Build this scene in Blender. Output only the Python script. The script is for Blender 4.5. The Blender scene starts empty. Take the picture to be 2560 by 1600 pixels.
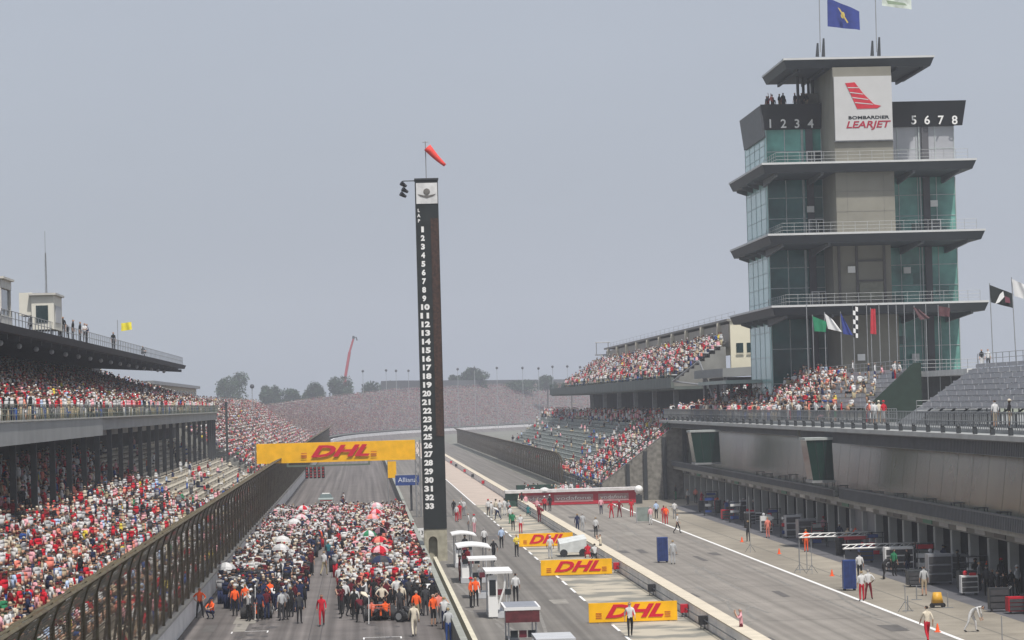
import bpy, bmesh, math, random
import numpy as np
from mathutils import Vector, Matrix
random.seed(7); rng=np.random.default_rng(7)
R=math.radians
sc=bpy.context.scene
# ---------------------------------------------------------------- camera
YAW,PITCH,ROLL=3.11,1.68,-1.55
cd=bpy.data.cameras.new('camera'); cam=bpy.data.objects.new('camera',cd); sc.collection.objects.link(cam)
cd.sensor_width=36; cd.lens=7000/2560*36; cd.clip_start=1; cd.clip_end=9000
a,p,ro=R(YAW),R(PITCH),R(ROLL)
f_=Vector((math.sin(a)*math.cos(p),math.cos(a)*math.cos(p),math.sin(p)))
r_=Vector((math.cos(a),-math.sin(a),0)); u_=r_.cross(f_)
RT=r_*math.cos(ro)+u_*math.sin(ro); UP=-r_*math.sin(ro)+u_*math.cos(ro)
M=Matrix((RT,UP,-f_)).transposed().to_4x4(); M.translation=(0,0,12); cam.matrix_world=M
sc.camera=cam
def G(px,py,z=0.0):
    "ground (or height z) spot seen at a photo pixel"
    d=f_*7000+RT*(px-1280)-UP*(py-800); t=(z-12)/d.z
    return Vector((0,0,12))+d*t
def A(px,py,Y):
    d=f_*7000+RT*(px-1280)-UP*(py-800); t=Y/d.y
    return Vector((0,0,12))+d*t
# ---------------------------------------------------------------- sky, sun, exposure
SUN_EL,SUN_AZ=64.0,163.0        # azimuth clockwise from +Y: behind the camera, slightly to the right
w=bpy.data.worlds.new('World'); sc.world=w; w.use_nodes=True
nt=w.node_tree; bg=nt.nodes['Background']
sky=nt.nodes.new('ShaderNodeTexSky'); sky.sky_type='NISHITA'; sky.sun_disc=False
sky.sun_elevation=R(SUN_EL); sky.sun_rotation=R(SUN_AZ); sky.air_density=1.0; sky.dust_density=5.0; sky.ozone_density=1.5; sky.altitude=200
hs=nt.nodes.new('ShaderNodeHueSaturation'); hs.inputs['Saturation'].default_value=0.5
mx=nt.nodes.new('ShaderNodeMix'); mx.data_type='RGBA'; mx.inputs[0].default_value=0.7
mx.inputs[7].default_value=(4.6,5.05,5.9,1)      # even hazy veil over the sky
nt.links.new(sky.outputs[0],hs.inputs['Color']); nt.links.new(hs.outputs[0],mx.inputs[6])
tcw=nt.nodes.new('ShaderNodeTexCoord'); mpw=nt.nodes.new('ShaderNodeMapping'); mpw.inputs['Scale'].default_value=(1,1,3.2); nw=nt.nodes.new('ShaderNodeTexNoise'); nw.inputs['Scale'].default_value=2.6; nw.inputs['Detail'].default_value=5
mw=nt.nodes.new('ShaderNodeMapRange'); mw.inputs[1].default_value=.3; mw.inputs[2].default_value=.7; mw.inputs[3].default_value=.965; mw.inputs[4].default_value=1.035
vw=nt.nodes.new('ShaderNodeVectorMath'); vw.operation='SCALE'
nt.links.new(tcw.outputs['Generated'],mpw.inputs[0]); nt.links.new(mpw.outputs[0],nw.inputs['Vector']); nt.links.new(nw.outputs['Fac'],mw.inputs[0]); nt.links.new(mx.outputs[2],vw.inputs[0]); nt.links.new(mw.outputs[0],vw.inputs[3]); nt.links.new(vw.outputs[0],bg.inputs['Color'])
bg.inputs['Strength'].default_value=0.122
sd=bpy.data.lights.new('sun','SUN'); sun=bpy.data.objects.new('sun',sd); sc.collection.objects.link(sun)
sd.energy=4.8; sd.angle=R(1.5); sd.color=(1.0,0.95,0.88)
ds=Vector((math.sin(R(SUN_AZ))*math.cos(R(SUN_EL)),math.cos(R(SUN_AZ))*math.cos(R(SUN_EL)),math.sin(R(SUN_EL))))
sun.rotation_euler=ds.to_track_quat('Z','Y').to_euler(); sun.location=(0,0,80)
sc.view_settings.view_transform='Standard'; sc.view_settings.look='None'; sc.view_settings.exposure=-0.16; sc.view_settings.gamma=1.0
sc.cycles.max_bounces=6; sc.cycles.transparent_max_bounces=24; sc.cycles.volume_bounces=1
# ---------------------------------------------------------------- helpers
col=sc.collection
def lin(c):
    if isinstance(c,str): c=tuple(int(c[i:i+2],16)/255 for i in (0,2,4))
    return tuple((x/12.92 if x<=.04045 else ((x+.055)/1.055)**2.4) for x in c[:3])
MATS={}
def mat(name,c,rough=.7,metal=0.,var=.15,scale=2.,spec=.4,bump=0.,detail=5.,kind='noise',c2=None):
    if name in MATS: return MATS[name]
    m=bpy.data.materials.new(name); m.use_nodes=True; t=m.node_tree; b=t.nodes['Principled BSDF']
    b.inputs['Roughness'].default_value=rough; b.inputs['Metallic'].default_value=metal; b.inputs['Specular IOR Level'].default_value=spec
    tc=t.nodes.new('ShaderNodeTexCoord'); n=t.nodes.new('ShaderNodeTexNoise'); n.inputs['Scale'].default_value=scale; n.inputs['Detail'].default_value=detail
    t.links.new(tc.outputs['Object'],n.inputs['Vector'])
    r=t.nodes.new('ShaderNodeValToRGB'); r.color_ramp.elements[0].position=.3; r.color_ramp.elements[1].position=.7
    lo=tuple(max(0,x*(1-var)) for x in c); hi=tuple(min(1,x*(1+var)) for x in (c2 or c))
    r.color_ramp.elements[0].color=(*lo,1); r.color_ramp.elements[1].color=(*hi,1)
    t.links.new(n.outputs['Fac'],r.inputs[0]); t.links.new(r.outputs[0],b.inputs['Base Color'])
    if bump:
        bp=t.nodes.new('ShaderNodeBump'); bp.inputs['Strength'].default_value=bump; bp.inputs['Distance'].default_value=.05
        t.links.new(n.outputs['Fac'],bp.inputs['Height']); t.links.new(bp.outputs[0],b.inputs['Normal'])
    MATS[name]=m; return m
def attr_mat(name,rough=.85):
    m=bpy.data.materials.new(name); m.use_nodes=True; t=m.node_tree; b=t.nodes['Principled BSDF']
    b.inputs['Roughness'].default_value=rough; b.inputs['Specular IOR Level'].default_value=.15
    at=t.nodes.new('ShaderNodeAttribute'); at.attribute_name='Col'; t.links.new(at.outputs['Color'],b.inputs['Base Color']); return m
class MB:
    def __init__(s): s.v=[]; s.f=[]; s.m=[]; s.k=0
    def add(s,vs,fs,k=None):
        o=len(s.v); s.v+= [tuple(x) for x in vs]; s.f+=[tuple(i+o for i in f) for f in fs]; s.m+=[s.k if k is None else k]*len(fs); return s
    def box(s,x0,x1,y0,y1,z0,z1,k=None):
        return s.add([(x0,y0,z0),(x1,y0,z0),(x1,y1,z0),(x0,y1,z0),(x0,y0,z1),(x1,y0,z1),(x1,y1,z1),(x0,y1,z1)],
            [(3,2,1,0),(4,5,6,7),(0,1,5,4),(1,2,6,5),(2,3,7,6),(3,0,4,7)],k)
    def hexa(s,p,k=None):   # 8 points: bottom 4 ccw, top 4
        return s.add(p,[(3,2,1,0),(4,5,6,7),(0,1,5,4),(1,2,6,5),(2,3,7,6),(3,0,4,7)],k)
    def prism_y(s,poly,y0,y1,k=None):   # poly in (x,z)
        n=len(poly); v=[(x,y0,z) for x,z in poly]+[(x,y1,z) for x,z in poly]
        f=[tuple(range(n)),tuple(range(2*n-1,n-1,-1))]+[(i,i+n,(i+1)%n+n,(i+1)%n) for i in range(n)]
        return s.add(v,f,k)
    def prism_x(s,poly,x0,x1,k=None):   # poly in (y,z)
        n=len(poly); v=[(x0,y,z) for y,z in poly]+[(x1,y,z) for y,z in poly]
        f=[tuple(range(n)),tuple(range(2*n-1,n-1,-1))]+[(i,i+n,(i+1)%n+n,(i+1)%n) for i in range(n)]
        return s.add(v,f,k)
    def prism_z(s,poly,z0,z1,k=None):
        n=len(poly); v=[(x,y,z0) for x,y in poly]+[(x,y,z1) for x,y in poly]
        f=[tuple(range(n))[::-1],tuple(range(n,2*n))]+[(i,(i+1)%n,(i+1)%n+n,i+n) for i in range(n)]
        return s.add(v,f,k)
    def tube(s,pts,r,n=6,k=None,r2=None):
        pts=[Vector(q) for q in pts]; m=len(pts); o=[]; 
        for i,q in enumerate(pts):
            d=(pts[min(i+1,m-1)]-pts[max(i-1,0)]).normalized(); e=Vector((0,0,1)) if abs(d.z)<.9 else Vector((1,0,0))
            a=d.cross(e).normalized(); b=d.cross(a)
            rr=r if r2 is None else r+(r2-r)*i/max(1,m-1)
            o+=[q+a*(rr*math.cos(2*math.pi*j/n))+b*(rr*math.sin(2*math.pi*j/n)) for j in range(n)]
        f=[(i*n+j,i*n+(j+1)%n,(i+1)*n+(j+1)%n,(i+1)*n+j) for i in range(m-1) for j in range(n)]
        f+=[tuple(range(n))[::-1],tuple(range((m-1)*n,m*n))]
        return s.add(o,f,k)
    def ball(s,c,rx,ry=None,rz=None,n=10,m=6,k=None,top=1.,bot=-1.):
        ry=ry or rx; rz=rz or rx; v=[]; f=[]
        for i in range(m+1):
            t=math.asin(bot)+(math.asin(top)-math.asin(bot))*i/m
            for j in range(n):
                q=2*math.pi*j/n; v.append((c[0]+rx*math.cos(t)*math.cos(q),c[1]+ry*math.cos(t)*math.sin(q),c[2]+rz*math.sin(t)))
        for i in range(m):
            for j in range(n): f.append((i*n+j,i*n+(j+1)%n,(i+1)*n+(j+1)%n,(i+1)*n+j))
        f.append(tuple(range(n))[::-1]); f.append(tuple(range(m*n,m*n+n)))
        return s.add(v,f,k)
    def build(s,name,mats,parent=None,smooth=False,**tg):
        me=bpy.data.meshes.new(name); v=s.v
        if parent is not None:
            L=parent.get('_o',(0,0,0)); v=[(x-L[0],y-L[1],z-L[2]) for x,y,z in v]
        me.from_pydata(v,[],s.f)
        for m in (mats if isinstance(mats,(list,tuple)) else [mats]): me.materials.append(m)
        if any(s.m): me.polygons.foreach_set('material_index',s.m)
        if smooth: me.polygons.foreach_set('use_smooth',[True]*len(s.f))
        me.update()
        o=bpy.data.objects.new(name,me); col.objects.link(o)
        if parent is not None:
            o.parent=parent
            if '_o' in parent: o['_o']=tuple(L)
        if tg: tag(o,**tg)
        return o
def tag(o,label=None,cat=None,group=None,kind=None):
    if label: o['label']=label
    if cat: o['category']=cat
    if group: o['group']=group
    if kind: o['kind']=kind
    return o
def thing(name,label,cat,loc=(0,0,0),group=None,rz=0,world=True):
    "Empty at the thing's base; with world=True its parts are given in world coordinates"
    o=bpy.data.objects.new(name,None); col.objects.link(o); o.location=loc; o.rotation_euler=(0,0,rz); o.empty_display_size=.5
    if world: o['_o']=tuple(loc)
    return tag(o,label,cat,group)
def copy_tree(o,parent=None):
    c=o.copy(); col.objects.link(c)
    if parent: c.parent=parent
    for ch in list(o.children): copy_tree(ch,c)
    return c
def text(name,s,size,m,parent=None,center=(0,0,0),yaw=0,ext=.01,shear=0.,bold=0.,w=None,ax='CENTER',flat=False):
    "mesh lettering standing upright, facing -Y (yaw turns it about Z)"
    c=bpy.data.curves.new('t','FONT'); c.body=s; c.size=size; c.extrude=ext; c.shear=shear; c.offset=bold; c.align_x=ax; c.align_y='CENTER'; c.resolution_u=3
    o=bpy.data.objects.new('t',c); col.objects.link(o); dg=bpy.context.evaluated_depsgraph_get(); dg.update()
    me=bpy.data.meshes.new_from_object(o.evaluated_get(dg)); bpy.data.objects.remove(o); bpy.data.curves.remove(c)
    me.name=name; me.materials.clear(); me.materials.append(m)
    sx=1.
    if w and len(me.vertices):
        xs=[v.co.x for v in me.vertices]; sx=w/(max(xs)-min(xs))
    L=Vector(parent.get('_o',(0,0,0))) if parent is not None else Vector((0,0,0))
    Mx=Matrix.Translation(Vector(center)-L)@Matrix.Rotation(yaw,4,'Z')@Matrix.Rotation(R(90),4,'X')@Matrix.Diagonal((sx,1,1,1))
    me.transform(Mx)
    q=bpy.data.objects.new(name,me); col.objects.link(q)
    if parent is not None: q.parent=parent
    return q
# ---------------------------------------------------------------- materials
asph=mat('asphalt_track',(.125,.113,.108),.85,0,.16,.35,.25)
def roadify(m,streak=(9,.04,1),amt=.22):
    t=m.node_tree; b=t.nodes['Principled BSDF']; src=b.inputs['Base Color'].links[0].from_socket
    tc=t.nodes.new('ShaderNodeTexCoord'); mp=t.nodes.new('ShaderNodeMapping'); mp.inputs['Scale'].default_value=streak
    n=t.nodes.new('ShaderNodeTexNoise'); n.inputs['Scale'].default_value=.22; n.inputs['Detail'].default_value=6
    t.links.new(tc.outputs['Object'],mp.inputs[0]); t.links.new(mp.outputs[0],n.inputs['Vector'])
    mr=t.nodes.new('ShaderNodeMapRange'); mr.inputs[1].default_value=.3; mr.inputs[2].default_value=.7; mr.inputs[3].default_value=1-amt; mr.inputs[4].default_value=1+amt
    t.links.new(n.outputs['Fac'],mr.inputs[0])
    n2=t.nodes.new('ShaderNodeTexNoise'); n2.inputs['Scale'].default_value=9; n2.inputs['Detail'].default_value=4
    t.links.new(tc.outputs['Object'],n2.inputs['Vector'])
    mr2=t.nodes.new('ShaderNodeMapRange'); mr2.inputs[3].default_value=.82; mr2.inputs[4].default_value=1.18; t.links.new(n2.outputs['Fac'],mr2.inputs[0])
    mm=t.nodes.new('ShaderNodeMath'); mm.operation='MULTIPLY'; t.links.new(mr.outputs[0],mm.inputs[0]); t.links.new(mr2.outputs[0],mm.inputs[1])
    hv=t.nodes.new('ShaderNodeVectorMath'); hv.operation='SCALE'; t.links.new(src,hv.inputs[0]); t.links.new(mm.outputs[0],hv.inputs[3])
    t.links.new(hv.outputs[0],b.inputs['Base Color'])
roadify(asph,amt=.38)
pitasph=mat('asphalt_pit',(.215,.198,.178),.85,0,.1,.25,.25); roadify(pitasph,amt=.22)
midasph=mat('asphalt_mid',(.15,.14,.128),.85,0,.12,.25,.25); roadify(midasph,amt=.28)
conc=mat('concrete_apron',(.255,.23,.19),.85,0,.12,.5,.3); roadify(conc,(1,.15,1),.25)
verge=mat('verge_concrete',(.21,.205,.18),.9,0,.05,.30,.2,c2=(.40,.36,.29),detail=4)
for e,p_ in zip([n for n in verge.node_tree.nodes if n.type=='VALTORGB'][0].color_ramp.elements,(.44,.56)): e.position=p_
grass=mat('grass_ground',(.10,.13,.06),.95,0,.3,.15,.1,c2=(.16,.17,.09))
white=mat('white_paint',(.78,.78,.77),.5,0,.05,1)
wallm=mat('white_wall',(.74,.73,.72),.6,0,.14,.6)
darkwall=mat('grey_green_wall',(.15,.16,.14),.7,0,.25,.8)
cream=mat('cream_paint',(.58,.54,.42),.6,0,.1,1)
rust=mat('weathered_steel',(.125,.085,.05),.7,.2,.35,1.5,.4,c2=(.10,.09,.055))
steel=mat('grey_steel',(.30,.31,.32),.5,.4,.12,2)
dsteel=mat('dark_steel',(.05,.055,.06),.5,.3,.15,2)
alum=mat('aluminium_bench',(.36,.37,.37),.5,.25,.12,1.5)
standc=mat('stand_concrete',(.21,.21,.195),.85,0,.18,.6)
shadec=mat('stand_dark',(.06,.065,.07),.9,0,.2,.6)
beige=mat('beige_panel',(.55,.51,.40),.7,0,.07,.6)
pagc=mat('pagoda_concrete',(.215,.207,.175),.8,0,.12,.35,detail=8)
slabm=mat('slab_metal',(.035,.042,.05),.55,.2,.12,.4)
slabtop=mat('slab_edge',(.55,.56,.56),.5,0,.05,1)
black=mat('black_panel',(.006,.007,.010),.45,0,.2,1)
yel=mat('banner_yellow',lin('F0B400'),.55,0,.11,1.3,.3,bump=.35)
redl=mat('letter_red',lin('C8102E'),.5,0,.03,2)
red=mat('red_paint',lin('B5182A'),.5,0,.08,2)
orange=mat('orange_cloth',lin('F0602A'),.8,0,.08,3)
blue=mat('blue_paint',lin('25407E'),.5,0,.1,2)
green=mat('dark_green',(.02,.06,.045),.6,0,.2,1)
rub=mat('rubber',(.018,.018,.02),.75,0,.2,3)
screen=mat('screen_dark',(.02,.025,.03),.2,0,.1,3)
lgrey=mat('light_grey',(.45,.46,.48),.5,0,.08,2)
def glass(name,c,rough=.12,var=.35,scale=.25,spec=.9):
    return mat(name,c,rough,0.,var,scale,spec)
tealg=glass('teal_glass',(.035,.085,.08),.1); palg=glass('pale_glass',(.38,.62,.60),.18,.08,.3,.8)
darkg=glass('dark_glass',(.012,.03,.032),.1,.5,.4)
facg=mat('facade_glass',(.27,.275,.22),.22,.35,.18,.16,.6)
leaf=mat('foliage',(.035,.06,.035),.9,0,.5,.5,.15,c2=(.05,.085,.045))
bark=mat('bark',(.10,.08,.06),.9,0,.3,3)
# ---------------------------------------------------------------- ground
def sheet(name,x0,x1,y0,y1,z,m,label=None):
    return MB().add([(x0,y0,z),(x1,y0,z),(x1,y1,z),(x0,y1,z)],[(0,1,2,3)]).build(name,m,kind='structure')
sheet('ground',-3000,3000,-200,5000,-.02,grass)
sheet('infield_ground',4.2,300,60,1700,-.012,mat('infield_grey',(.15,.15,.125),.9,0,.2,.1))
TURN=[(-9.8,850),(-9.2,900),(-5.5,965),(-.7,1010),(14.7,1095),(46,1185),(90,1290),(150,1400),(230,1500)]
def strip(name,pts_in,pts_out,z0,z1,m):
    n=len(pts_in); v=[(x,y,z0) for x,y in pts_in]+[(x,y,z1) for x,y in pts_out]
    return MB().add(v,[(i,i+1,i+1+n,i+n) for i in range(n-1)]).build(name,m,kind='structure')
def offs(pts,d):
    o=[]
    for i,(x,y) in enumerate(pts):
        a=pts[max(i-1,0)]; b=pts[min(i+1,len(pts)-1)]; t=Vector((b[0]-a[0],b[1]-a[1])).normalized()
        o.append((x-t.y*d,y+t.x*d))
    return o
sheet('race_track',-10,4.25,60,851,0,asph)
tt=[(-10,850)]+TURN[1:]
strip('track_turn',offs(tt,-15),tt,.0,.9,asph)
sheet('oval_pit_road',4.9,13.05,60,900,0,midasph)
sheet('verge',13.05,17.5,60,330,0,verge); sheet('verge_far',13.05,18,330,900,0,mat('pale_run_off',(.42,.35,.30),.9,0,.12,.4))
sheet('pit_lane',18.4,28.35,60,326,0,pitasph); sheet('pit_exit',18.4,26,326,900,0,midasph)
sheet('pit_line',28.35,28.6,60,330,.004,white)
sheet('pit_apron',28.6,60,60,330,0,conc)
sheet('garage_apron',33.6,38,60,310,.004,mat('dark_apron',(.10,.10,.11),.8,0,.15,.6))
# painted marks
def marks(name,rects,m=white,z=.005,**k):
    b=MB()
    for x0,x1,y0,y1 in rects: b.add([(x0,y0,z),(x1,y0,z),(x1,y1,z),(x0,y1,z)],[(0,1,2,3)])
    return b.build(name,m,kind='structure')
rc=[]
for k in range(11):
    for X,D in ((-6.35,152.3+16*k),(.75,145.8+16*k)):
        rc+=[(X-1.,X+1.,D,D+.14),(X-1.,X-.92,D-1.1,D),(X+.92,X+1.,D-1.1,D)]
marks('grid_markings',rc)
marks('dashed_line',[(12.95,13.1,70+7.5*k,74.2+7.5*k) for k in range(32)]+[(12.95,13.1,330,900)])
marks('lane_seam',[(-3.1,-3.06,60,840),(-2.5,-2.46,60,840)],mat('seam',(.06,.055,.055),.9),.003)
marks('pit_seam',[(23.4,23.44,60,326),(30.9,31.02,60,326)],mat('seam2',(.16,.15,.13),.9),.003)
# tyre marks
b=MB()
for k in range(26):
    x=random.uniform(5.6,12.5) if k%2 else random.uniform(19.5,27.5); y=random.uniform(135,260); L=random.uniform(8,30); dx=random.uniform(-1.6,1.6); n=8; cv=random.uniform(-1,1)
    v=[]; 
    for i in range(n+1):
        t=i/n; xx=x+dx*t+cv*t*(1-t)*1.5; v+=[(xx-.09,y+L*t,.0055+.0001*k),(xx+.09,y+L*t,.0055+.0001*k)]
    b.add(v,[(2*i,2*i+1,2*i+3,2*i+2) for i in range(n)])
b.build('tyre_marks',mat('tyre_mark',(.19,.18,.165),.8,0,.3,2),kind='structure')
# repairs, joints and stains of the roads
random.seed(21)
b=MB(); b2=MB()
for k in range(34):
    x0,x1=random.choice(((-9.5,3.8),(5.6,12.6),(19,27.8),(19,27.8))); x=random.uniform(x0,x1-1.2); y=random.uniform(122,300); w_=random.uniform(.3,1.4); l_=random.uniform(.8,7)
    (b if k%3 else b2).add([(x,y,.0062+.00008*k),(x+w_,y+random.uniform(-.2,.2),.0062+.00008*k),(x+w_+random.uniform(-.1,.1),y+l_,.0062+.00008*k),(x+random.uniform(-.1,.1),y+l_,.0062+.00008*k)],[(0,1,2,3)])
b.build('road_repairs',mat('repair_dark',(.10,.094,.09),.85,0,.2,1.5),kind='structure'); b2.build('road_repairs',mat('repair_pale',(.24,.225,.20),.85,0,.2,1.5),kind='structure')
b=MB()
for k in range(16): y=104+13.5*k; b.add([(-10,y,.0042),(4.2,y,.0042),(4.2,y+.07,.0042),(-10,y+.07,.0042)],[(0,1,2,3)]); b.add([(18.45,y+4,.0042),(28.3,y+4,.0042),(28.3,y+4.07,.0042),(18.45,y+4.07,.0042)],[(0,1,2,3)])
b.build('road_joints',mat('joint_tar',(.075,.07,.066),.8),kind='structure')
b=MB()
for k in range(60):
    x=random.choice((-6.35,.75))+random.uniform(-1.1,1.1); y=random.uniform(120,158); n=10; r_=random.uniform(.06,.35)
    b.add([(x+r_*math.cos(6.283*i/n)*random.uniform(.7,1.2),y+r_*2.2*math.sin(6.283*i/n)*random.uniform(.7,1.2),.0072+.00003*k) for i in range(n)],[tuple(range(n))])
b.build('oil_stains',mat('stain',(.07,.064,.062),.6,0,.2,3),kind='structure')
# pavers / joints of the apron
b=MB()
for k in range(45): b.add([(28.7,70+6*k,.0052),(33.5,70+6*k,.0052),(33.5,70.1+6*k,.0052),(28.7,70.1+6*k,.0052)],[(0,1,2,3)])
b.build('apron_joints',mat('joint',(.23,.21,.17),.9),kind='structure')
# ---------------------------------------------------------------- walls
def wall(name,label,x0,x1,y0,y1,h,m,cap=None,cat='wall'):
    o=thing(name,label,cat,((x0+x1)/2,y0,0))
    b=MB()
    y=y0
    while y<y1:
        e=min(y+6,y1); b.box(x0,x1,y,e-.03,-.01,h); y+=6
    b.box(x0+.03,x1-.03,y0,y1,0,h-.02)
    b.build('wall_blocks',m,o)
    if cap: MB().box(x0-.04,x1+.04,y0,y1,h+.002,h+.07).build('coping',cap,o)
    return o
wall('track_wall','long white concrete wall under the tall fence along the left edge of the track',-10.4,-10.02,70,860,1.15,wallm,mat('wall_coping',(.42,.40,.36),.8,0,.1,1))
wall('pit_wall','dark grey-green concrete wall between the race track and the timing stands',4.25,4.5,60,700,1.15,darkwall,mat('dark_coping',(.26,.27,.24),.7,0,.15,1))
wall('low_wall','low cream barrier running close behind the dark pit wall',5.05,5.3,60,211,.55,cream)
o=wall('pit_lane_wall','wide pale concrete barrier between the verge and the pit lane',17.55,18.3,60,640,.8,wallm,mat('pale_coping',(.56,.50,.40),.8,0,.1,1))
# curved turn wall
b=MB(); n=len(TURN); o2=offs(TURN,.4)
v=[(x,y,.6) for x,y in TURN]+[(x,y,1.9) for x,y in TURN]+[(x,y,1.9) for x,y in o2]
b.add(v,[(i,i+1,i+1+n,i+n) for i in range(n-1)]+[(i+n,i+1+n,i+1+2*n,i+2*n) for i in range(n-1)])
b.build('turn_wall',wallm,label='pale concrete wall curving to the right round the far turn',cat='wall')
# ---------------------------------------------------------------- catch fences
def catch_fence(name,label,x,y0,y1,step,h,lean,base,m,pr=.095):
    o=thing(name,label,'fence',(x,y0,base))
    ys=[y0+step*i for i in range(int((y1-y0)/step)+1)]
    def pst(b,y):
        P=[(x,y,base),(x,y,base+h*.72)]+[(x+lean*(t**1.7),y,base+h*(.72+.28*math.sin(t*1.35))) for t in (.3,.6,1.)]
        b.tube(P,pr,5)
        b.tube([(x-.5*lean/abs(lean),y,base-.3),(x,y,base+h*.55)],pr*.6,4)
    far=MB()
    for i,y in enumerate(ys):
        if i<96: b=MB(); pst(b,y); b.build('fence_post',m,o)
        else: pst(far,y)
    if far.v: far.build('fence_post',m,o,kind='stuff')
    b=MB()
    for j in range(15):
        z=base+.25+h*.68*j/14; b.tube([(x,y0,z),(x,y1,z)],.016,4)
    for j,t in enumerate((.1,.25,.4,.55,.7,.85,1.)):
        b.tube([(x+lean*(t**1.7),y0,base+h*(.72+.28*math.sin(t*1.35))),(x+lean*(t**1.7),y1,base+h*(.72+.28*math.sin(t*1.35)))],.03 if t<1 else .06,4)
    b.build('cables',m,o)
    # woven wire
    b=MB(); zs=[(x,base+.1),(x,base+h*.72)]+[(x+lean*(t**1.7),base+h*(.72+.28*math.sin(t*1.35))) for t in (.3,.6,1.)]
    for i in range(len(zs)-1): b.add([(zs[i][0],y0,zs[i][1]),(zs[i][0],y1,zs[i][1]),(zs[i+1][0],y1,zs[i+1][1]),(zs[i+1][0],y0,zs[i+1][1])],[(0,1,2,3)],k=0 if i==0 else 1)
    b.build('wire_mesh',[wire_mat('woven_wire',.62),wire_mat('woven_wire_top',1.15)],o)
    return o
def wire_mat(name,cover):
    if name in MATS: return MATS[name]
    m=bpy.data.materials.new(name); m.use_nodes=True; t=m.node_tree; b=t.nodes['Principled BSDF']
    b.inputs['Base Color'].default_value=((.11,.08,.045,1) if 'top' not in name else (.15,.145,.115,1)); b.inputs['Roughness'].default_value=.6; b.inputs['Metallic'].default_value=.3
    tc=t.nodes.new('ShaderNodeTexCoord'); outs=[]
    sep=t.nodes.new('ShaderNodeSeparateXYZ'); t.links.new(tc.outputs['Object'],sep.inputs[0])
    for ax in (1,2):   # wires every 10 cm both ways
        mu=t.nodes.new('ShaderNodeMath'); mu.operation='MULTIPLY'; mu.inputs[1].default_value=10; t.links.new(sep.outputs[ax],mu.inputs[0])
        fr=t.nodes.new('ShaderNodeMath'); fr.operation='FRACT'; t.links.new(mu.outputs[0],fr.inputs[0])
        lt=t.nodes.new('ShaderNodeMath'); lt.operation='LESS_THAN'; lt.inputs[1].default_value=cover*.55; t.links.new(fr.outputs[0],lt.inputs[0]); outs.append(lt)
    mxx=t.nodes.new('ShaderNodeMath'); mxx.operation='MAXIMUM'; t.links.new(outs[0].outputs[0],mxx.inputs[0]); t.links.new(outs[1].outputs[0],mxx.inputs[1])
    t.links.new(mxx.outputs[0],b.inputs['Alpha']); MATS[name]=m; return m
catch_fence('catch_fence','tall rusty brown catch fence with tops bent over the left edge of the track',-10.25,62,860,5.,5.5,1.5,1.2,rust)
catch_fence('infield_fence','brown lattice catch fence in front of the half empty stand beyond the pit lane',28.3,400,840,5.,4.6,-1.1,.2,rust)
# ---------------------------------------------------------------- grandstands
SURF=[]   # seated surfaces for the crowd: (front pts, back pts, rows, density function, facing)
def stair_poly(xf,zf,xb,zb,rows,base):
    P=[(xf,base)]; dx=(xb-xf)/rows; dz=(zb-zf)/rows
    for i in range(rows): P+=[(xf+dx*i,zf+dz*i),(xf+dx*(i+1),zf+dz*i)]
    P+=[(xb,base)]
    return P
def bleacher(o,xf,zf,xb,zb,y0,y1,rows,base=0.,m=None,bm=None,name='steps',dens=None,lod=1):
    b=MB(); P=stair_poly(xf,zf,xb,zb,rows,base)
    if xb>xf: P=P[::-1]
    b.prism_y(P,y0,y1)
    b.build(name,m or standc,o)
    dx=(xb-xf)/rows; dz=(zb-zf)/rows; sg=1 if dx>0 else -1
    b=MB(); n=max(1,int((y1-y0)/9)); L=(y1-y0)/n
    for i in range(rows):
        x=xf+dx*(i+.55); z=zf+dz*i
        for j in range(n):
            a_,c_=y0+L*j+.5,y0+L*(j+1)-.5
            b.box(min(x,x+sg*.3),max(x,x+sg*.3),a_,c_,z+.38,z+.43)
            b.box(min(x+sg*.3,x+sg*.36),max(x+sg*.3,x+sg*.36),a_,c_,z+.55,z+.78)
            b.box(x-.04,x+.04,a_+.8,a_+.88,z+.002,z+.38); b.box(x-.04,x+.04,c_-.88,c_-.8,z+.002,z+.38)
    b.build('benches',bm or alum,o)
    if dens: SURF.append((xf,zf,xb,zb,y0,y1,rows,dens,lod))
def railing(o,x0,y0,x1,y1,z,h=1.05,step=1.5,m=None,name='railing',n=3,r=.025):
    b=MB(); P0=Vector((x0,y0,z)); P1=Vector((x1,y1,z)); L=(P1-P0).length; k=max(1,int(L/step))
    for i in range(k+1):
        q=P0.lerp(P1,i/k); b.tube([q,q+Vector((0,0,h))],r,4)
    for j in range(n):
        d=Vector((0,0,h*(j+1)/n)); b.tube([P0+d,P1+d],r*.8,4)
    return b.build(name,m or steel,o)
def slats(o,x,y0,y1,z0,z1,step,m1,m2,name='parapet',t=.12):
    b=MB(); b.box(x,x+t,y0,y1,z0,z1,0); b.box(x-.05,x+t+.05,y0,y1,z1+.002,z1+.07,1)
    y=y0+step/2
    while y<y1-.1: b.box(x-.06,x-.002,y-.05,y+.05,z0+.03,z1-.03,1); y+=step
    return b.build(name,[m1,m2],o)
def clamp(t): return max(0.,min(1.,t))
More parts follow.
